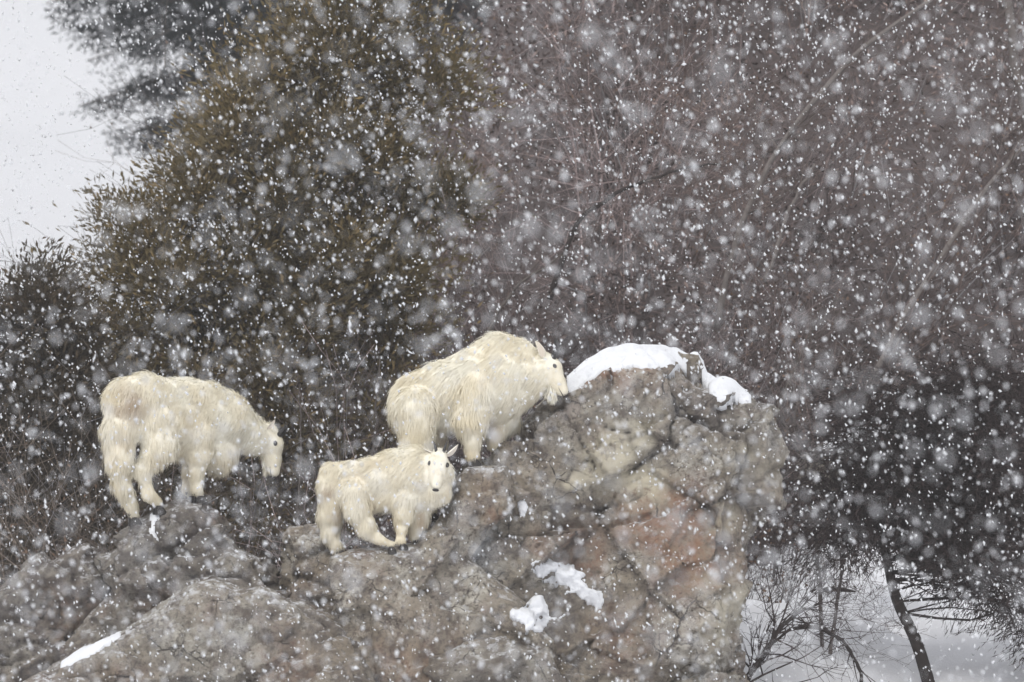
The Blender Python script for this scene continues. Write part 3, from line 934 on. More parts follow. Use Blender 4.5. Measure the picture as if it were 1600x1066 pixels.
    # -- ears: cupped leaf of skin
    for q, tip in zip((-1, 1), ear_tips):
        b0 = march(H(0.04, -0.07, 0.02 * q), sd * q + 0.1 * up) - sd * q * 0.012
        tp = P(tip[0], tip[1], yb + tip[2])
        a = unit(tp - b0); ln_ = np.linalg.norm(tp - b0)
        opn = unit(f * 0.55 + sd * q * 0.75 + up * 0.2); opn = unit(opn - a * (opn @ a))
        wv_ = np.cross(a, opn)
        vs = []; prof = [(0, .5), (.15, .82), (.35, 1.0), (.6, .85), (.82, .48), (1.0, .05)]
        for (s, ww) in prof:
            for k in range(7):
                u_ = (k - 3) / 3
                vs.append(b0 + a * ln_ * s + wv_ * u_ * ww * ln_ * 0.19 + opn * (u_ * u_ * ww * ln_ * 0.20))
        for (s, ww) in prof:
            for k in range(7):
                u_ = (k - 3) / 3
                vs.append(b0 + a * ln_ * s * 0.97 + wv_ * u_ * ww * ln_ * 0.16 + opn * (u_ * u_ * ww * ln_ * 0.20 + 0.010 * (1 - abs(u_))))
        fs = []
        for i in range(5):
            for k in range(6):
                j = i * 7 + k
                fs.append((j, j + 1, j + 8, j + 7)); fs.append((42 + j, 42 + j + 7, 42 + j + 8, 42 + j + 1))
        for i in range(5):
            for k in (0, 6):
                j = i * 7 + k
                fs.append((j, j + 7, 42 + j + 7, 42 + j) if k == 0 else (j, 42 + j, 42 + j + 7, j + 7))
        vs = np.array(vs)
        ce = np.tile(np.array([0.90, 0.86, 0.75]), (len(vs), 1)); ce[42:] = np.array([0.70, 0.63, 0.54])
        er = mesh_obj('ear', vs, np.array(fs), M['skin'], root, col=ce, smooth=True)
    # -- cloven hooves
    for foot, ax_ in hooves:
        ff = unit(np.array([fwd[0], fwd[1], 0])); ss = np.cross(ff, np.array([0, 0, 1.0]))
        vs = []; fs = []
        for q in (-1, 1):
            o0 = len(vs)
            for (zz, fw, bw, wd_) in ((0.0, 0.062, -0.030, 0.021), (0.022, 0.056, -0.030, 0.021), (0.05, 0.034, -0.026, 0.019), (0.068, 0.022, -0.020, 0.014)):
                c0 = foot + ss * q * 0.0225 * hoof_s + np.array([0, 0, zz * hoof_s - 0.006])
                for (u_, v_) in ((fw, 0.35), (fw * 0.75, 1.0), (bw * 0.6, 1.0), (bw, 0.6), (bw, -0.6), (bw * 0.6, -1.0), (fw * 0.75, -1.0), (fw, -0.35)):
                    vs.append(c0 + ff * u_ * hoof_s + ss * v_ * wd_ * hoof_s)
            for i in range(3):
                for k in range(8):
                    fs.append((o0 + i * 8 + k, o0 + i * 8 + (k + 1) % 8, o0 + (i + 1) * 8 + (k + 1) % 8, o0 + (i + 1) * 8 + k))
            for lv in (0, 3):
                b8 = o0 + lv * 8
                fs += [(b8, b8 + 1, b8 + 2, b8 + 3), (b8, b8 + 3, b8 + 4, b8 + 7), (b8 + 4, b8 + 5, b8 + 6, b8 + 7)]
        mesh_obj('hoof', np.array(vs), np.array(fs), M['hoof'], root)
        vs2, fs2 = [], []
        for q in (-1, 1):
            c0 = foot - ff * 0.040 * hoof_s + ss * q * 0.017 * hoof_s + np.array([0, 0, 0.085 * hoof_s])
            v, fc = tube([c0 + np.array([0, 0, .014]), c0, c0 - ff * .006 - np.array([0, 0, .016])], [0.009 * hoof_s, 0.012 * hoof_s, 0.005], 6)
            mesh_obj('dewclaw', v, fc, M['hoof'], root, smooth=True)
    # -- beard: long locks under the chin
    if head.get('beard'):
        n = head.get('beard_n', 700); bl = head['beard']
        s_ = rng.uniform(0.28, 0.86, n)
        p0 = np.array([H(a, -0.17 - 0.03 * rng.random(), rng.normal(0, 0.045)) for a in s_])
        ln = bl * (0.45 + 0.55 * rng.random(n)) * (0.55 + 0.45 * np.sin(math.pi * np.clip((s_ - 0.2) / 0.75, 0, 1)))
        dd = unit(np.array([0, 0, -1.0]) - 0.25 * f * np.array([1, 1, 0]) + 0.16 * rng.normal(size=(n, 3)))
        d2 = unit(dd + 0.15 * rng.normal(size=(n, 3)) - 0.3 * np.array([f[0], f[1], 0]))
        p1 = p0 + dd * (ln * .55)[:, None]; p2 = p1 + d2 * (ln * .45)[:, None]
        wv = unit(np.cross(dd, rng.normal(size=(n, 3)))) * (0.004 + 0.025 * ln)[:, None]
        BV = np.stack([p0 - wv, p0 + wv, p1 - wv * .8, p1 + wv * .8, p2], 1)
        bi = (np.arange(n) * 5)[:, None]
        bc = np.repeat((np.array([0.90, 0.86, 0.74]) * (0.9 + 0.2 * rng.random((n, 1))))[:, None], 5, 1).reshape(-1, 3)
        bd = mesh_obj('beard', BV.reshape(-1, 3), [bi + np.array([[0, 1, 3, 2]]), bi + np.array([[2, 3, 4]])], M['fur'], root, col=np.clip(bc, 0, .95), smooth=True)
        bd['kind'] = 'stuff'
    return root

# big goat on the pale slab, in profile facing the boulder
build_goat('mountain_goat', 'largest white goat with dark horns and beard, nose to the boulder',
    prims=[((655, 624, .05, 44), (700, 610, 0, 46), .085, .10, .85), ((700, 610, 0, 46), (775, 596, -.02, 56), .09, .06, .85),
           ((730, 575, 0, 28), (778, 560, 0, 36), .085, .0, .8), ((778, 560, 0, 36), (808, 566, 0, 36), .08, .0, .8),
           ((790, 590, 0, 48), (826, 588, -.02, 36), .09, .05, .85), ((826, 588, -.02, 36), (850, 580, -.03, 26), .07, .05, .85),
           ((640, 645, -.02, 32), (650, 668, -.02, 28), .10, .3, 1.0, np.array([-.2, 0, -1.])), ((700, 640, 0, 34), (770, 628, 0, 34), .10, .15, .9),
           ((790, 620, 0, 32), (812, 612, 0, 28), .10, .1, .9, np.array([-.15, 0, -1.]))],
    head=dict(base=(742, 715), poll=(851, 556, -.04), nose=(885, 616, -.10), up=(0.88, 0.0, 0.47), beard=0.17, w=1.08, horn_s=0.17),
    feet=[([(745, 612, -.14, 36), (734, 655, -.17, 27), (737, 684, -.17, 13), (737, 702, -.17, 9.5), (740, 716, -.17, 10)], (.10, .07, .016)),
          ([(792, 622, .10, 28), (790, 655, .10, 21), (776, 682, .06, 11.5), (773, 700, .06, 9), (779, 714, .06, 9.5)], (.10, .07, .016)),
          ([(650, 640, -.15, 38), (650, 690, -.17, 26), (632, 730, -.17, 13), (640, 765, -.17, 10), (648, 790, -.17, 10)], (.10, .08, .02)),
          ([(665, 640, .15, 36), (672, 685, .17, 24), (660, 725, .17, 13), (668, 760, .17, 10), (676, 785, .17, 10)], (.10, .08, .02))],
    yb=0.52, fwd=(1, 0, 0.12), tint=[(770, 665, .0, 14, .7), (692, 690, .0, 16, .7)], seed=101,
    ear_tips=[(836, 533, .04), (838, 532, -.13)], horn_tips=[(869, 528, 0.03), (866, 529, -.10)], fur_n=64000, hoof_s=1.12)

# goat on the pinnacle, seen from behind its right flank, head lowered
build_goat('mountain_goat', 'white goat on the left pinnacle, rump to the viewer and head lowered',
    prims=[((200, 628, -.18, 38), (225, 622, -.10, 38), .085, .12, 1.0), ((195, 660, -.22, 32), (205, 630, -.2, 36), .10, .35, 1.0, np.array([-.1, -.4, -1.])),
           ((225, 632, -.1, 42), (300, 640, .22, 46), .085, .08, 1.0), ((290, 622, .2, 30), (325, 632, .3, 34), .085, .0, 1.0),
           ((300, 650, .22, 46), (350, 658, .36, 44), .09, .08, 1.0), ((350, 652, .36, 38), (398, 684, .46, 27), .085, .02, 1.0),
           ((398, 684, .46, 27), (418, 694, .48, 20), .06, .04, 1.0), ((300, 690, .22, 34), (340, 702, .33, 34), .10, .2, 1.0, np.array([-.2, 0, -1.])),
           ((255, 660, .0, 40), (300, 670, .2, 42), .09, .2, 1.0), ((192, 612, -.30, 9), (190, 635, -.36, 7), .08, .5, 1.0, np.array([-.1, -.3, -1.]))],
    head=dict(base=(262, 772), poll=(424, 668, .50), nose=(431, 744, .46), up=(1.0, -0.12, 0.05), beard=0.11, w=1.08, horn_s=0.20),
    feet=[([(240, 662, -.16, 36), (250, 696, -.18, 25), (222, 724, -.20, 12.5), (232, 752, -.18, 9), (247, 773, -.12, 10)], (.09, .06, .02)),
          ([(188, 672, -.26, 28), (186, 716, -.27, 21), (190, 748, -.22, 14), (202, 772, -.15, 9), (209, 800, -.12, 9)], (.10, .09, .03)),
          ([(308, 678, .12, 30), (312, 706, .10, 20), (307, 730, .10, 10.5), (306, 750, .10, 8.5), (311, 767, .12, 9.5)], (.085, .05, .016)),
          ([(300, 690, .34, 24), (302, 712, .34, 15), (296, 732, .34, 10), (294, 748, .34, 8.5), (298, 764, .34, 9)], (.085, .05, .016))],
    yb=0.42, fwd=(0.88, 0.45, -0.05), tint=[(203, 630, -.45, 26, .85), (190, 690, -.4, 12, .5), (289, 735, .2, 12, .5)], seed=202,
    ear_tips=[(420, 662, .62), (430, 655, .38)], horn_tips=[(449, 664, .54), (446, 663, .44)], fur_n=64000, hoof_s=1.12, horn_r=0.024)

# the kid
build_goat('mountain_goat', 'small shaggy white kid between the adults looking at the viewer',
    prims=[((530, 752, .05, 27), (585, 748, .03, 33), .075, .22, .95), ((585, 748, .03, 33), (650, 742, 0, 40), .08, .15, .9),
           ((610, 730, .0, 24), (650, 722, 0, 24), .07, .05, .9), ((650, 740, -.03, 38), (680, 740, -.08, 28), .08, .2, .95),
           ((660, 768, -.04, 24), (684, 766, -.10, 20), .085, .15, .95, np.array([0, 0, -1.])), ((570, 772, 0, 22), (640, 778, 0, 24), .09, .25, .95),
           ((514, 738, .02, 14), (508, 764, -.02, 9), .05, .3, 1.0, np.array([-.2, 0, -1.])), ((516, 760, .03, 20), (520, 790, .03, 18), .085, .25, 1.0, np.array([-.3, 0, -1.]))],
    head=dict(base=(600, 845), poll=(688, 706, -.12), nose=(681, 763, -.29), up=(0.02, -0.86, 0.5), beard=0.05, beard_n=200, w=1.02, eye_s=0.40, eye_u=0.06, mouth=2, horn_s=0.10, eye_size=0.058, eye_out=0.003),
    feet=[([(552, 768, -.10, 24), (558, 792, -.12, 20), (570, 816, -.13, 14), (590, 832, -.13, 10), (611, 850, -.13, 9)], (.085, .06, .015)),
          ([(522, 775, .06, 22), (516, 806, .06, 18), (516, 828, .06, 13), (522, 846, .06, 9), (530, 862, .06, 8)], (.09, .085, .04)),
          ([(636, 778, -.09, 20), (631, 804, -.10, 13), (628, 820, -.10, 8.5), (626, 834, -.10, 7.5), (629, 845, -.10, 8)], (.08, .04, .014)),
          ([(662, 782, .06, 18), (655, 808, .06, 13), (649, 822, .06, 8.5), (648, 835, .06, 7.5), (650, 845, .06, 8)], (.08, .05, .02))],
    yb=0.10, fwd=(1, -0.1, 0.06), tint=[(516, 765, -.02, 11, .7), (530, 800, -.0, 16, .4), (657, 806, .0, 10, .5), (572, 745, -.1, 30, .22)], seed=303,
    ear_tips=[(716, 694, -.06), (657, 699, -.06)], horn_tips=[(699, 689, -.10), (677, 689, -.10)], fur_n=54000, hoof_s=0.8, horn_r=0.015)

# ------------------------------------------------------------------ evergreen trees
def kites(pos, d, ln, wd, rng):
    n = len(pos)
    r = rng.normal(size=(n, 3))
    s = unit(np.cross(d, r))
    k = np.cross(d, s)
    V = np.stack([pos, pos + d * (ln * .5)[:, None] + s * wd[:, None], pos + d * ln[:, None] + k * (wd * .4)[:, None], pos + d * (ln * .5)[:, None] - s * wd[:, None]], 1)
    F = (np.arange(n) * 4)[:, None] + np.array([[0, 1, 2, 3]])
    return V.reshape(-1, 3), F

def evergreen(name, label, left, right, y, n_clump, per, base_px, bottom, seed, c0, c1, c2, depth_k=0.7, clump_r=0.13, ln=(.045, .09), wd=(.006, .011), up=0.5,
              trunk_pts=None, group='evergreens around the crag', shell=0.5, bark='bark', trunk_r=0.16, low=None, n_lobe=150, lobe_r=0.30):
    """crown filled between two measured outlines, given real depth; every clump sits on its own branchlet"""
    rng = np.random.default_rng(seed)
    lp = np.array(left, float); rp = np.array(right, float)
    top = min(lp[0, 0], rp[0, 0]); bot = bottom
    base = P(*base_px, y); base[2] = min(base[2], gz(base[0], y) + 0.0)
    root = empty(name, tuple(base))
    tag(root, label, 'tree', group)
    C = []; O = []; LB = []
    lobes = []
    while len(lobes) < n_lobe:
        py = rng.uniform(top, bot)
        xl = np.interp(py, lp[:, 0], lp[:, 1]); xr = np.interp(py, rp[:, 0], rp[:, 1])
        hw = (xr - xl) / 2
        if rng.random() > hw / 330 + 0.12: continue
        th = rng.uniform(0, 2 * math.pi); rr = 1 - shell * rng.random() ** 1.6
        cx = (xl + xr) / 2 + hw * rr * math.cos(th)
        dy = depth_k * hw / PXM * rr * math.sin(th)
        if low is not None and py > np.interp(cx, low[:, 0], low[:, 1]): continue
        p = P(cx, py, y + dy)
        if p[2] < gz(p[0], p[1]) + 0.1: continue
        lobes.append((p, (math.cos(th), math.sin(th), 0), rng.uniform(.55, 1.25) * lobe_r))
    while len(C) < n_clump:
        li = rng.integers(0, n_lobe)
        p0, o_, lr = lobes[li]
        g_ = rng.normal(size=3); g_ = unit(g_) * lr * rng.random() ** 0.5 * np.array([1.0, 1.0, 0.85])
        p = p0 + g_
        if rng.random() < 0.10: p = p0 + np.array([g_[0] * .35, g_[1] * .35, lr * rng.uniform(.9, 1.6)])      # upright leader
        C.append(p); O.append(unit(np.array(o_) * .5 + g_ / lr)); LB.append(li)
    C = np.array(C); O = np.array(O)
    sz = rng.uniform(0.7, 1.35, n_clump)
    # foliage
    k = rng.integers(0, n_clump, n_clump * per)
    g = rng.normal(size=(len(k), 3)) * clump_r * sz[k][:, None] * np.array([1, 1, 0.75])
    d = unit(O[k] * 0.5 + np.array([0, 0, up]) + 0.7 * unit(g) + 0.35 * rng.normal(size=(len(k), 3)))
    pos = C[k] + g
    V, F = kites(pos, d, rng.uniform(*ln, len(k)), rng.uniform(*wd, len(k)), rng)
    LB = np.array(LB); lobe_v = rng.random(n_lobe)
    a = (0.55 * lobe_v[LB] + 0.45 * rng.random(n_clump))[k][:, None] * 0.85 + rng.random((len(k), 1)) * 0.25
    b_ = (rng.random((len(k), 1)) < 0.22) * rng.random((len(k), 1))
    col = (np.array(c0) * (1 - a) + np.array(c1) * a) * (1 - b_) + np.array(c2) * b_
    mesh_obj('crown', V, F, M['leaf'], root, col=np.repeat(col[:, None], 4, 1).reshape(-1, 3))
    # trunk
    if trunk_pts is None:
        midx = [(np.interp(py, lp[:, 0], lp[:, 1]) + np.interp(py, rp[:, 0], rp[:, 1])) / 2 for py in (top + 20, (top + bot) / 2)]
        tp = [base, P(0.5 * midx[1] + 0.5 * base_px[0], (bot + base_px[1]) / 2, y), P(midx[1], (top + bot) / 2, y), P(midx[0], top + 20, y)]
    else:
        tp = [P(a_, b2, y) for a_, b2 in trunk_pts]
        tp[0][2] = min(tp[0][2], gz(tp[0][0], y) - 0.1)
    tl = smooth_poly(tp, 22)
    v, fc = tube(tl, np.linspace(trunk_r, 0.02, 22), 9)
    mesh_obj('trunk', v, fc, M[bark], root, smooth=True)
    # limbs to clumps
    A, B, ra, rb = [], [], [], []
    for i in rng.choice(n_clump, min(n_clump, 260), replace=False):
        c = C[i]
        ds = np.linalg.norm(c[:2] - tl[0][:2])
        z = c[2] - 0.45 * ds * rng.uniform(.4, 1) if up > 0 else c[2] + 0.25 * ds * rng.uniform(.3, 1)
        j = int(np.argmin(np.abs(tl[:, 2] - z)))
        s = tl[j]; r0 = (0.022 if up > 0 else 0.011) * rng.uniform(.5, 1.2)
        bow = np.array([0, 0, -.05 if up > 0 else .12 * ds])
        pl = smooth_poly([s, s + (c - s) * .35 + bow * .8 + rng.normal(size=3) * .05, s + (c - s) * .7 + bow + rng.normal(size=3) * .06, c], 7)
        for q_ in range(6):
            A.append(pl[q_]); B.append(pl[q_ + 1]); ra.append(r0 * (1 - q_ / 7)); rb.append(r0 * (1 - (q_ + 1) / 7))
    v, fc = rods(A, B, ra, rb, 4)
    mesh_obj('limbs', v, fc, M[bark], root)['kind'] = 'stuff'
    return root

OL0, OL1, OL2 = (0.05, 0.042, 0.022), (0.23, 0.18, 0.09), (0.33, 0.24, 0.115)
evergreen('juniper_tree', 'tall olive brown juniper filling the upper left behind the goats',
          [(-160, 560), (-60, 545), (0, 515), (20, 480), (60, 420), (100, 356), (170, 332), (235, 284), (265, 244), (300, 192), (335, 156), (352, 134), (380, 110), (440, 80), (600, 60), (800, 100), (860, 160)],
          [(-160, 600), (-60, 600), (0, 615), (60, 650), (100, 715), (300, 735), (400, 700), (500, 660), (800, 600), (860, 560)],
          9.5, 3300, 38, (420, 960), 850, 41, OL0, OL1, OL2, depth_k=0.55, shell=0.8, ln=(.06, .11), wd=(.009, .016), trunk_r=0.22, n_lobe=260, lobe_r=0.30)
evergreen('juniper_tree', 'low brownish juniper at the left edge below the open sky',
          [(432, -20), (450, -70), (520, -120), (760, -140), (900, -100)], [(432, 60), (450, 95), (500, 135), (640, 170), (780, 175), (900, 120)],
          7.5, 800, 46, (20, 1000), 890, 43, (0.045, 0.037, 0.026), (0.11, 0.085, 0.055), (0.18, 0.135, 0.09), depth_k=0.8, shell=0.7, ln=(.06, .10), wd=(.008, .014), trunk_r=0.12, n_lobe=60, lobe_r=0.26)
evergreen('dark_conifer', 'black shaded conifer with a bent trunk over the snow at right',
          [(585, 1420), (620, 1330), (680, 1265), (740, 1240), (850, 1235), (900, 1290), (940, 1440), (1060, 1540)],
          [(585, 1640), (650, 1720), (1060, 1780)],
          2.6, 1900, 40, (1452, 1080), 1060, 47, (0.022, 0.018, 0.017), (0.065, 0.05, 0.048), (0.11, 0.08, 0.075), depth_k=0.5, shell=1.0, up=-0.25,
          ln=(.05, .11), wd=(.003, .006), trunk_pts=[(1462, 1110), (1434, 1010), (1402, 940), (1388, 885), (1375, 800), (1400, 700), (1440, 620)], bark='dark_bark', trunk_r=0.06,
          low=np.array([(1200, 860), (1300, 880), (1390, 862), (1450, 890), (1500, 922), (1560, 962), (1620, 995), (1800, 1010)], float), n_lobe=260, lobe_r=0.20)

# the far fir at the upper left: boughs reaching left out of the frame top
def far_fir(label, y, trunk_px, boughs, seed, cols, per=34):
    rng = np.random.default_rng(seed)
    base = P(trunk_px[0], 620, y); base[2] = gz(base[0], y)
    root = empty('fir_tree', tuple(base))
    tag(root, label, 'tree', 'far firs')
    tl = smooth_poly([base, P(trunk_px[0] + 8, 300, y), P(trunk_px[0], -120, y), P(trunk_px[0] - 4, -420, y)], 16)
    v, fc = tube(tl, np.linspace(0.26, 0.03, 16), 8)
    mesh_obj('trunk', v, fc, M['bark'], root, smooth=True)
    A, B, ra, rb, C, T = [], [], [], [], [], []
    for (tx, ty, w) in boughs:
        tip = P(tx, ty, y + rng.uniform(-2, 2))
        st = P(trunk_px[0], ty - abs(tx - trunk_px[0]) * 0.10 - 20, y)
        pl = smooth_poly([st, (st + tip) / 2 + np.array([0, 0, .18]), tip], 12)
        for i in range(11):
            A.append(pl[i]); B.append(pl[i + 1]); ra.append(.05 * (1 - i / 12) + .006); rb.append(.05 * (1 - (i + 1) / 12) + .006)
        for k in range(int(w)):
            s = rng.uniform(0.05, 1.0) ** 0.8
            q = pl[min(11, int(s * 11))]
            off = rng.normal(size=3) * np.array([.16, .45, .13]) * (1.15 - 0.6 * s) + np.array([0, 0, -.10])
            C.append(q + off); T.append(unit(tip - st) * .7 + np.array([0, 0, -.25]))
    v, fc = rods(A, B, ra, rb, 5)
    mesh_obj('boughs', v, fc, M['bark'], root)['kind'] = 'stuff'
    C = np.array(C); T = np.array(T)
    k = np.repeat(np.arange(len(C)), per)
    d = unit(T[k] + 0.75 * rng.normal(size=(len(k), 3)))
    V, F = kites(C[k] + rng.normal(size=(len(k), 3)) * .11, d, rng.uniform(.08, .16, len(k)), rng.uniform(.010, .018, len(k)), rng)
    a = rng.random((len(k), 1))
    col = np.array(cols[0]) * (1 - a) + np.array(cols[1]) * a
    mesh_obj('crown', V, F, M['leaf'], root, col=np.repeat(col[:, None], 4, 1).reshape(-1, 3))

far_fir('blurred blue grey fir with drooping boughs against the sky at upper left', 48, (440, 0),
        [(80, -60, 60), (72, 5, 60), (95, 48, 55), (150, 60, 40), (135, 95, 40), (210, 70, 45), (125, 165, 45), (175, 150, 30), (180, 218, 45), (235, 200, 35), (240, 130, 30), (300, 95, 45),
         (320, 210, 45), (340, 60, 60), (260, 20, 60), (180, 15, 55), (140, -30, 55), (360, 160, 40), (560, 40, 45), (600, 120, 40), (380, -20, 60), (420, 30, 60), (205, 290, 16), (260, 300, 20)],
        51, ((0.035, 0.042, 0.046), (0.085, 0.095, 0.10)))  # blue-grey crown colour carries the fade of distance haze
far_fir('blurred pale fir showing in the gap at the top centre', 62, (668, 0),
        [(640, 18, 16), (700, 26, 18), (655, 34, 12), (690, -10, 16), (630, -30, 20), (740, -10, 40), (760, 40, 40), (730, 60, 30), (600, -5, 20), (800, 90, 40), (840, 20, 40), (650, 90, 40), (700, 140, 40)],
        52, ((0.06, 0.068, 0.075), (0.12, 0.13, 0.135)))

# ------------------------------------------------------------------ bare trees and brush
def grow(rng, p, d, length, r, depth, A, B, ra, rb, wander=0.18, up=0.08, spread=0.8, kids=(3, 5), n=5):
    """recursive bare branching"""
    pts = [p]
    q = np.array(p, float); dd = unit(d)
    for i in range(n):
        dd = unit(dd + rng.normal(size=3) * wander + np.array([0, 0, up]))
        q2 = q + dd * length / n
        A.append(q); B.append(q2)
        ra.append(max(r * (1 - i / (n + .6)), .0016)); rb.append(max(r * (1 - (i + 1) / (n + .6)), .0014))
        q = q2; pts.append(q)
    if depth <= 0: return
    for k in range(rng.integers(kids[0], kids[1] + 1)):
        i = rng.integers(1, n + 1)
        nd = unit(dd * 0.9 + rng.normal(size=3) * spread)
        grow(rng, pts[i], nd, length * rng.uniform(.38, .62), r * (1 - i / (n + .9)) * .72 + .0008, depth - 1, A, B, ra, rb, wander * 1.1, up, spread, kids, max(2, n - 1))

def twig_cols(n_seg, c, rng, var=0.35, n=3, snow=0.0):
    k = np.array(c) * (1 - var + 2 * var * rng.random((n_seg, 1)))
    sn_ = rng.random((n_seg, 1)) < snow
    k = np.where(sn_, np.array([0.34, 0.33, 0.34]), k)
    return np.repeat(k[:, None], 2 * n, 1).reshape(-1, 3)

def bare_tree(label, trunk_px, y, r0, r1, n_br, seed, bark='pale_bark', blen=(0.5, 1.2), depth=2, twig=(0.13, 0.105, 0.095), name='bare_tree', cat='tree', group='bare trees on the slope', bdir=None, kids=(3, 5), start=0.2, up=0.06, br=0.45):
    rng = np.random.default_rng(seed)
    pts = [P(a[0], a[1], y + (a[2] if len(a) > 2 else 0)) for a in trunk_px]
    root = empty(name, tuple(pts[0]))
    tag(root, label, cat, group)
    tl = smooth_poly(pts, 26)
    tl = tl + np.cumsum(rng.normal(size=tl.shape) * 0.006, 0)
    rr = np.linspace(r0, r1, 26) * (1 + 0.10 * rng.normal(size=26))
    v, fc = tube(tl, rr, 7)
    mesh_obj('trunk', v, fc, M[bark], root, smooth=True)
    A, B, ra, rb = [], [], [], []
    for k in range(n_br):
        i = rng.integers(int(26 * start), 26)
        t_ = unit(tl[min(25, i + 1)] - tl[max(0, i - 1)])
        d = unit(t_ * 0.8 + rng.normal(size=3) * 0.75 + (np.array(bdir) if bdir is not None else 0))
        grow(rng, tl[i], d, rng.uniform(*blen), rr[i] * br, depth, A, B, ra, rb, 0.16, up, 0.7, kids)
    v, fc = rods(A, B, ra, rb, 3)
    mesh_obj('branches', v, fc, M['twig'], root, col=twig_cols(len(A), twig, rng))['kind'] = 'stuff'
    return root

bare_tree('long bare leaning tree crossing the upper right from the top edge', [(1120, 520), (1150, 370), (1180, 300), (1228, 215), (1320, 105), (1400, 40), (1500, -30), (1560, -90)], 9.0, 0.030, 0.016, 16, 61, bdir=(-.1, 0, .2))
bare_tree('short bare leaning stem under the long tree at upper right', [(1195, 440), (1210, 400), (1230, 340), (1255, 290), (1275, 262)], 8.5, 0.022, 0.010, 8, 62, blen=(.3, .7))
bare_tree('bare forked tree leaning in from the right edge', [(1340, 640), (1385, 540), (1430, 460), (1500, 350), (1560, 270), (1620, 210), (1700, 160)], 8.0, 0.030, 0.016, 16, 63)
bare_tree('thick pale bare trunk in the top right corner', [(1640, 260), (1596, 140), (1585, 60), (1570, -20), (1565, -100)], 10.0, 0.05, 0.036, 8, 64, blen=(.6, 1.2))
bare_tree('thin bare stem bending right above the big goat', [(860, 470), (905, 350), (960, 310), (1010, 285), (1075, 268), (1130, 262)], 8.5, 0.026, 0.008, 9, 65, bark='dark_bark', blen=(.3, .8))
bare_tree('slender bare stem rising behind the big goat back', [(755, 540), (775, 490), (792, 460), (830, 425), (880, 395)], 6.5, 0.022, 0.007, 8, 66, bark='bark', blen=(.3, .7))
bare_tree('slim bare sapling standing right behind the boulder', [(1288, 1050), (1280, 920), (1272, 830), (1262, 770), (1250, 715), (1244, 690), (1240, 640), (1252, 600)], 3.2, 0.020, 0.006, 10, 67, bark='pale_bark', blen=(.35, .8), twig=(0.20, 0.175, 0.165), up=0.2)
bare_tree('fan of pale bare shoots between the boulder and the dark conifer', [(1292, 1052), (1306, 920), (1322, 830), (1340, 760), (1362, 700)], 3.0, 0.018, 0.005, 14, 68, bark='pale_bark', blen=(.4, .9), twig=(0.18, 0.155, 0.145), up=0.2, name='bare_shrub', cat='shrub')
bare_tree('leafless dark willow spreading at the boulder foot over the snow', [(1150, 1100), (1175, 1050), (1210, 1000), (1245, 965), (1280, 950)], 0.9, 0.030, 0.010, 34, 69, bark='dark_bark', blen=(.4, 1.0), twig=(0.055, 0.042, 0.04), start=0.0, bdir=(.45, 0, .15), name='bare_shrub', cat='shrub', up=0.05)
bare_tree('dark arching branch bowed to the snow at lower right', [(1200, 1010), (1240, 985), (1282, 985), (1312, 1002), (1330, 1025), (1345, 1050), (1350, 1080)], 1.4, 0.013, 0.016, 14, 70, bark='dark_bark', blen=(.25, .6), twig=(0.06, 0.045, 0.042), depth=1, name='bare_shrub', cat='shrub')
bare_tree('twiggy dark shrub at the foot of the bent conifer trunk', [(1440, 1085), (1436, 1040), (1438, 1000)], 4.6, 0.03, 0.02, 26, 71, bark='dark_bark', blen=(.35, .7), twig=(0.035, 0.026, 0.025), depth=2, start=0.0, bdir=(0, -.2, -.35), up=-0.06, name='bare_shrub', cat='shrub')
bare_tree('pale distant bare bush against the sky at the left edge', [(60, 520), (58, 470), (62, 440)], 40.0, 0.03, 0.02, 30, 72, bark='bark', blen=(.16, .42), twig=(0.20, 0.19, 0.19), start=0.0, up=0.22, depth=2, name='bare_shrub', cat='shrub', br=0.3)
for i, (lab, tp, yy) in enumerate([
        ('thin upright bare sapling between the left goat and the kid', [(470, 880), (466, 780), (472, 690), (468, 600)], 2.6),
        ('thin bare sapling just left of the big goat rump', [(560, 840), (575, 740), (586, 660), (590, 560)], 3.0),
        ('bare sapling crossing the gap right of the boulder shoulder', [(1200, 700), (1225, 620), (1262, 540), (1320, 470)], 4.5)]):
    bare_tree(lab, tp, yy, 0.014, 0.005, 12, 80 + i, bark='bark', blen=(.3, .7), twig=(0.12, 0.098, 0.09), up=0.15)

# small things on the snow
bz = gz(*P(1310, 933, 5.8)[:2]) + 0.02
bp_ = np.array([P(px_, 933, 5.8 + dy_) for px_, dy_ in ((1282, .05), (1298, 0), (1316, -.04), (1338, 0))]); bp_[:, 2] = bz + np.array([.0, .035, .03, .01])
v, fc = tube(smooth_poly(bp_, 10), [.026, .030, .027, .024, .026, .021, .020, .017, .013, .005], 8)
tag(mesh_obj('fallen_branch', v, fc, M['dark_bark'], smooth=True), 'dark broken branch end lying across the snow beside the sapling', 'branch')

# thicket: twig mass over the hillside behind everything
rng = np.random.default_rng(99)
protos = []
for k in range(7):
    A, B, ra, rb = [], [], [], []
    for s in range(7):
        grow(rng, np.array([rng.normal() * .12, rng.normal() * .12, -.1]), np.array([rng.normal() * .35, rng.normal() * .35, 1.0]), rng.uniform(1.5, 2.4), 0.011, 2, A, B, ra, rb, 0.14, 0.05, 0.75, (5, 7), 4)
    protos.append((np.array(A), np.array(B), np.array(ra), np.array(rb)))
Vs, Fs, Cs = [], [], []
off = 0
spots = []
for k in range(190):
    x = rng.uniform(-5.0, 8.0); y = 9.3 + 13 * rng.random() ** 1.1
    c_ = 60.0 / (60 + y) * PXM
    px_ = 800 + x * c_; top_ = 533 - (gz(x, y) + 3.6 - CAM_Z) * c_
    if px_ < 330: continue
    if top_ < np.interp(px_, [-400, 0, 105, 180, 280, 350, 480, 620], [470, 450, 400, 320, 260, 140, 40, -200]): continue
    spots.append((x, y))
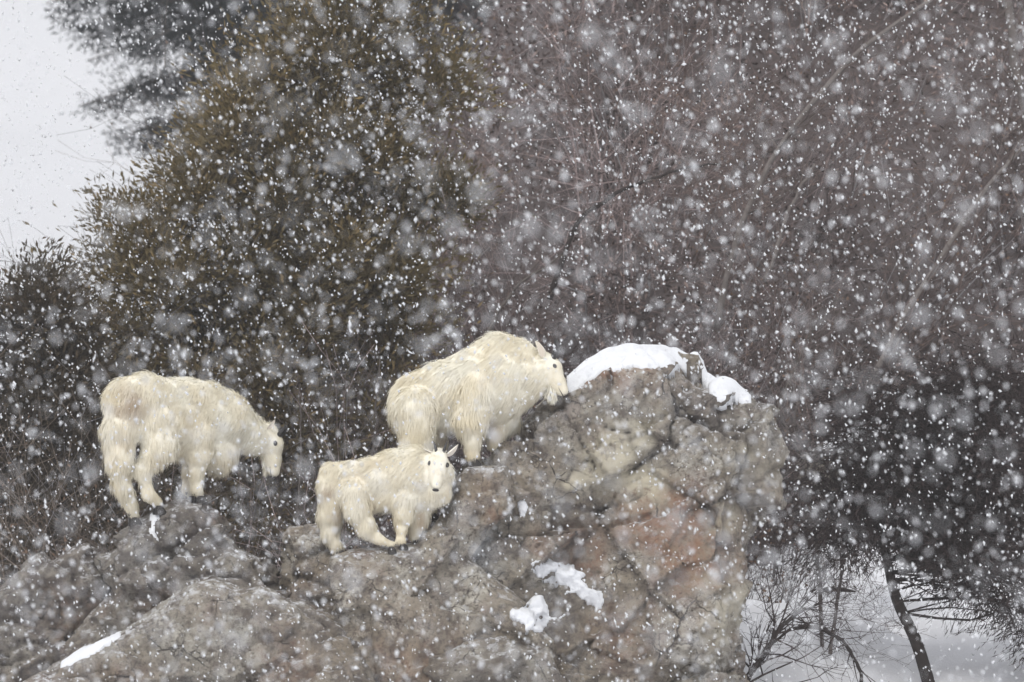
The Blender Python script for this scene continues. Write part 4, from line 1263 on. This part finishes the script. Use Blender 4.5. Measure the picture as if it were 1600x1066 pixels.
for k in range(60):
    spots.append((rng.uniform(1.0, 8.0), rng.uniform(14, 21)))
for k in range(34):
    spots.append((rng.uniform(-6, 1.4), rng.uniform(3.2, 6.0)))
n_near = len(spots)
for k in range(16):
    spots.append((rng.uniform(1.7, 2.75), rng.uniform(4.6, 7.4)))
for i_s, (x, y) in enumerate(spots):
    pr = protos[rng.integers(0, 7)]
    a = rng.uniform(0, 6.28); s = rng.uniform(.75, 1.25) * (0.55 if i_s >= n_near else 1.0)
    R = np.array([[math.cos(a), -math.sin(a), 0], [math.sin(a), math.cos(a), 0], [0, 0, 1]]) * s
    o0 = np.array([x, y, gz(x, y)])
    leanv = np.array([[1, 0, .25 * rng.normal()], [0, 1, -.15], [0, 0, 1]])
    T = leanv @ R
    v, fc = rods(pr[0] @ T.T + o0, pr[1] @ T.T + o0, pr[2] * s, pr[3] * s, 3)
    base_c = np.array([0.28, 0.225, 0.22]) if rng.random() < .6 else np.array([0.18, 0.135, 0.12])
    if x < -1.5: base_c = np.array([0.14, 0.115, 0.095])
    Vs.append(v); Fs.append(fc + off); off += len(v)
    base_c = base_c * (0.4 if i_s >= n_near else rng.choice([0.4, 0.7, 1.1, 1.7]))
    Cs.append(twig_cols(len(pr[0]), base_c, rng, .45, snow=0.07))
# withered leaves still clinging to the twigs
tips = np.concatenate([v_[::6] for v_ in Vs])
tips = tips[rng.choice(len(tips), 16000)]
lv, lf = kites(tips, unit(rng.normal(size=tips.shape) + np.array([0, 0, -.5])), rng.uniform(.025, .05, len(tips)), rng.uniform(.007, .014, len(tips)), rng)
lc = np.array([0.20, 0.13, 0.09]) * rng.uniform(.4, 1.3, (len(tips), 1))
Vs.append(lv); Fs.append(lf + off); Cs.append(np.repeat(lc[:, None], 4, 1).reshape(-1, 3))
off += len(lv)
# low bushes keeping their dead leaves
bl, bd_, bc_ = [], [], []
for k in range(170):
    x = rng.uniform(-2.5, 7.5); y = rng.uniform(9.0, 19.0)
    c0_ = np.array([x, y, gz(x, y) + rng.uniform(0.1, 1.6)])
    m = int(rng.integers(90, 260))
    g_ = rng.normal(size=(m, 3)) * np.array([.34, .30, .26]) * rng.uniform(.6, 1.4)
    bl.append(c0_ + g_); bd_.append(unit(g_ + rng.normal(size=(m, 3)) * .3))
    bc_.append(np.array([0.21, 0.16, 0.145]) * rng.choice([.25, .45, .8, 1.2]) * rng.uniform(.6, 1.3, (m, 1)))
bl = np.concatenate(bl); bd_ = np.concatenate(bd_); bc_ = np.concatenate(bc_)
lv, lf = kites(bl, bd_, rng.uniform(.05, .12, len(bl)), rng.uniform(.008, .018, len(bl)), rng)
Vs.append(lv); Fs.append(lf + off); Cs.append(np.repeat(bc_[:, None], 4, 1).reshape(-1, 3))
o = mesh_obj('brush_thicket', np.concatenate(Vs), np.concatenate(Fs), M['twig'], col=np.concatenate(Cs))
tag(o, 'dense mauve brown thicket of leafless twigs covering the hillside', 'brush', None, 'stuff')

# ------------------------------------------------------------------ falling snow: flakes all through the air
rng = np.random.default_rng(7)
lo = np.array([-5.9, -46.0, -0.3]); hi = np.array([5.9, 10.0, 6.3])
vol = np.prod(hi - lo)
n = int(vol * 20.0)
c = lo + (hi - lo) * rng.random((n, 3))
keep = c[:, 2] > ground_z(c[:, 0], c[:, 1]) + 0.05
c = c[keep]
gust = fbm(c * np.array([0.55, 0.35, 0.55]), 3, 21)                 # snow falls in drifts, thicker and thinner
c = c[rng.random(len(c)) < np.clip(0.80 + 0.55 * gust, 0.25, 1)]; n = len(c)
r = 0.0040 + 0.0080 * rng.random(n) ** 2.6
oct_ = np.array([[1, 0, 0], [-.5, .87, 0], [-.5, -.87, 0], [0, 0, 1], [0, 0, -1]], float)
of = np.array([[0, 1, 3], [1, 2, 3], [2, 0, 3], [1, 0, 4], [2, 1, 4], [0, 2, 4]])
shape = oct_[None] * (0.75 + 0.6 * rng.random((n, 5, 1)))
shape = shape + 0.25 * rng.normal(size=(n, 5, 3))
ax_ = unit(np.array([0.45, 0.0, -1.0]) + 0.5 * rng.normal(size=(n, 3)))
st = 0.9 * rng.random(n)
shape = shape + (shape * ax_[:, None]).sum(2, keepdims=True) * ax_[:, None] * st[:, None, None]
V = c[:, None] + shape * r[:, None, None]
F = (np.arange(n) * 5)[:, None, None] + of[None]
fm, t, b = new_mat('snowflake')
b.inputs['Base Color'].default_value = (0.93, 0.94, 0.96, 1)
b.inputs['Roughness'].default_value = 0.7
tr = t.nodes.new('ShaderNodeBsdfTranslucent'); tr.inputs['Color'].default_value = (0.93, 0.94, 0.96, 1)
mx = t.nodes.new('ShaderNodeMixShader'); mx.inputs[0].default_value = 0.4
t.links.new(b.outputs[0], mx.inputs[1]); t.links.new(tr.outputs[0], mx.inputs[2])
t.links.new(mx.outputs[0], t.nodes['Material Output'].inputs['Surface'])
o = mesh_obj('falling_snow', V.reshape(-1, 3), F.reshape(-1, 3), fm, smooth=True)
tag(o, 'white snowflakes falling thickly through the air', 'snow', None, 'stuff')

# ------------------------------------------------------------------ snowy air
hz0 = np.array([-420.0, -130.0, -9.0]); hz1 = np.array([420.0, 720.0, 140.0])
cr_ = np.array([[(hz0, hz1)[(k >> a) & 1][a] for a in range(3)] for k in range(8)])
hm = bpy.data.materials.new('snowy_air'); hm.use_nodes = True
ht = hm.node_tree; ht.nodes.clear()
ho = ht.nodes.new('ShaderNodeOutputMaterial'); hv = ht.nodes.new('ShaderNodeVolumePrincipled')
hv.inputs['Color'].default_value = (0.93, 0.94, 0.97, 1); hv.inputs['Density'].default_value = 0.0009
ht.links.new(hv.outputs[0], ho.inputs['Volume'])
o = mesh_obj('haze', cr_, np.array([(0, 2, 3, 1), (4, 5, 7, 6), (0, 1, 5, 4), (2, 6, 7, 3), (0, 4, 6, 2), (1, 3, 7, 5)]), hm)
tag(o, 'pale snowy air between the viewer and the hillside', 'haze', None, 'stuff')
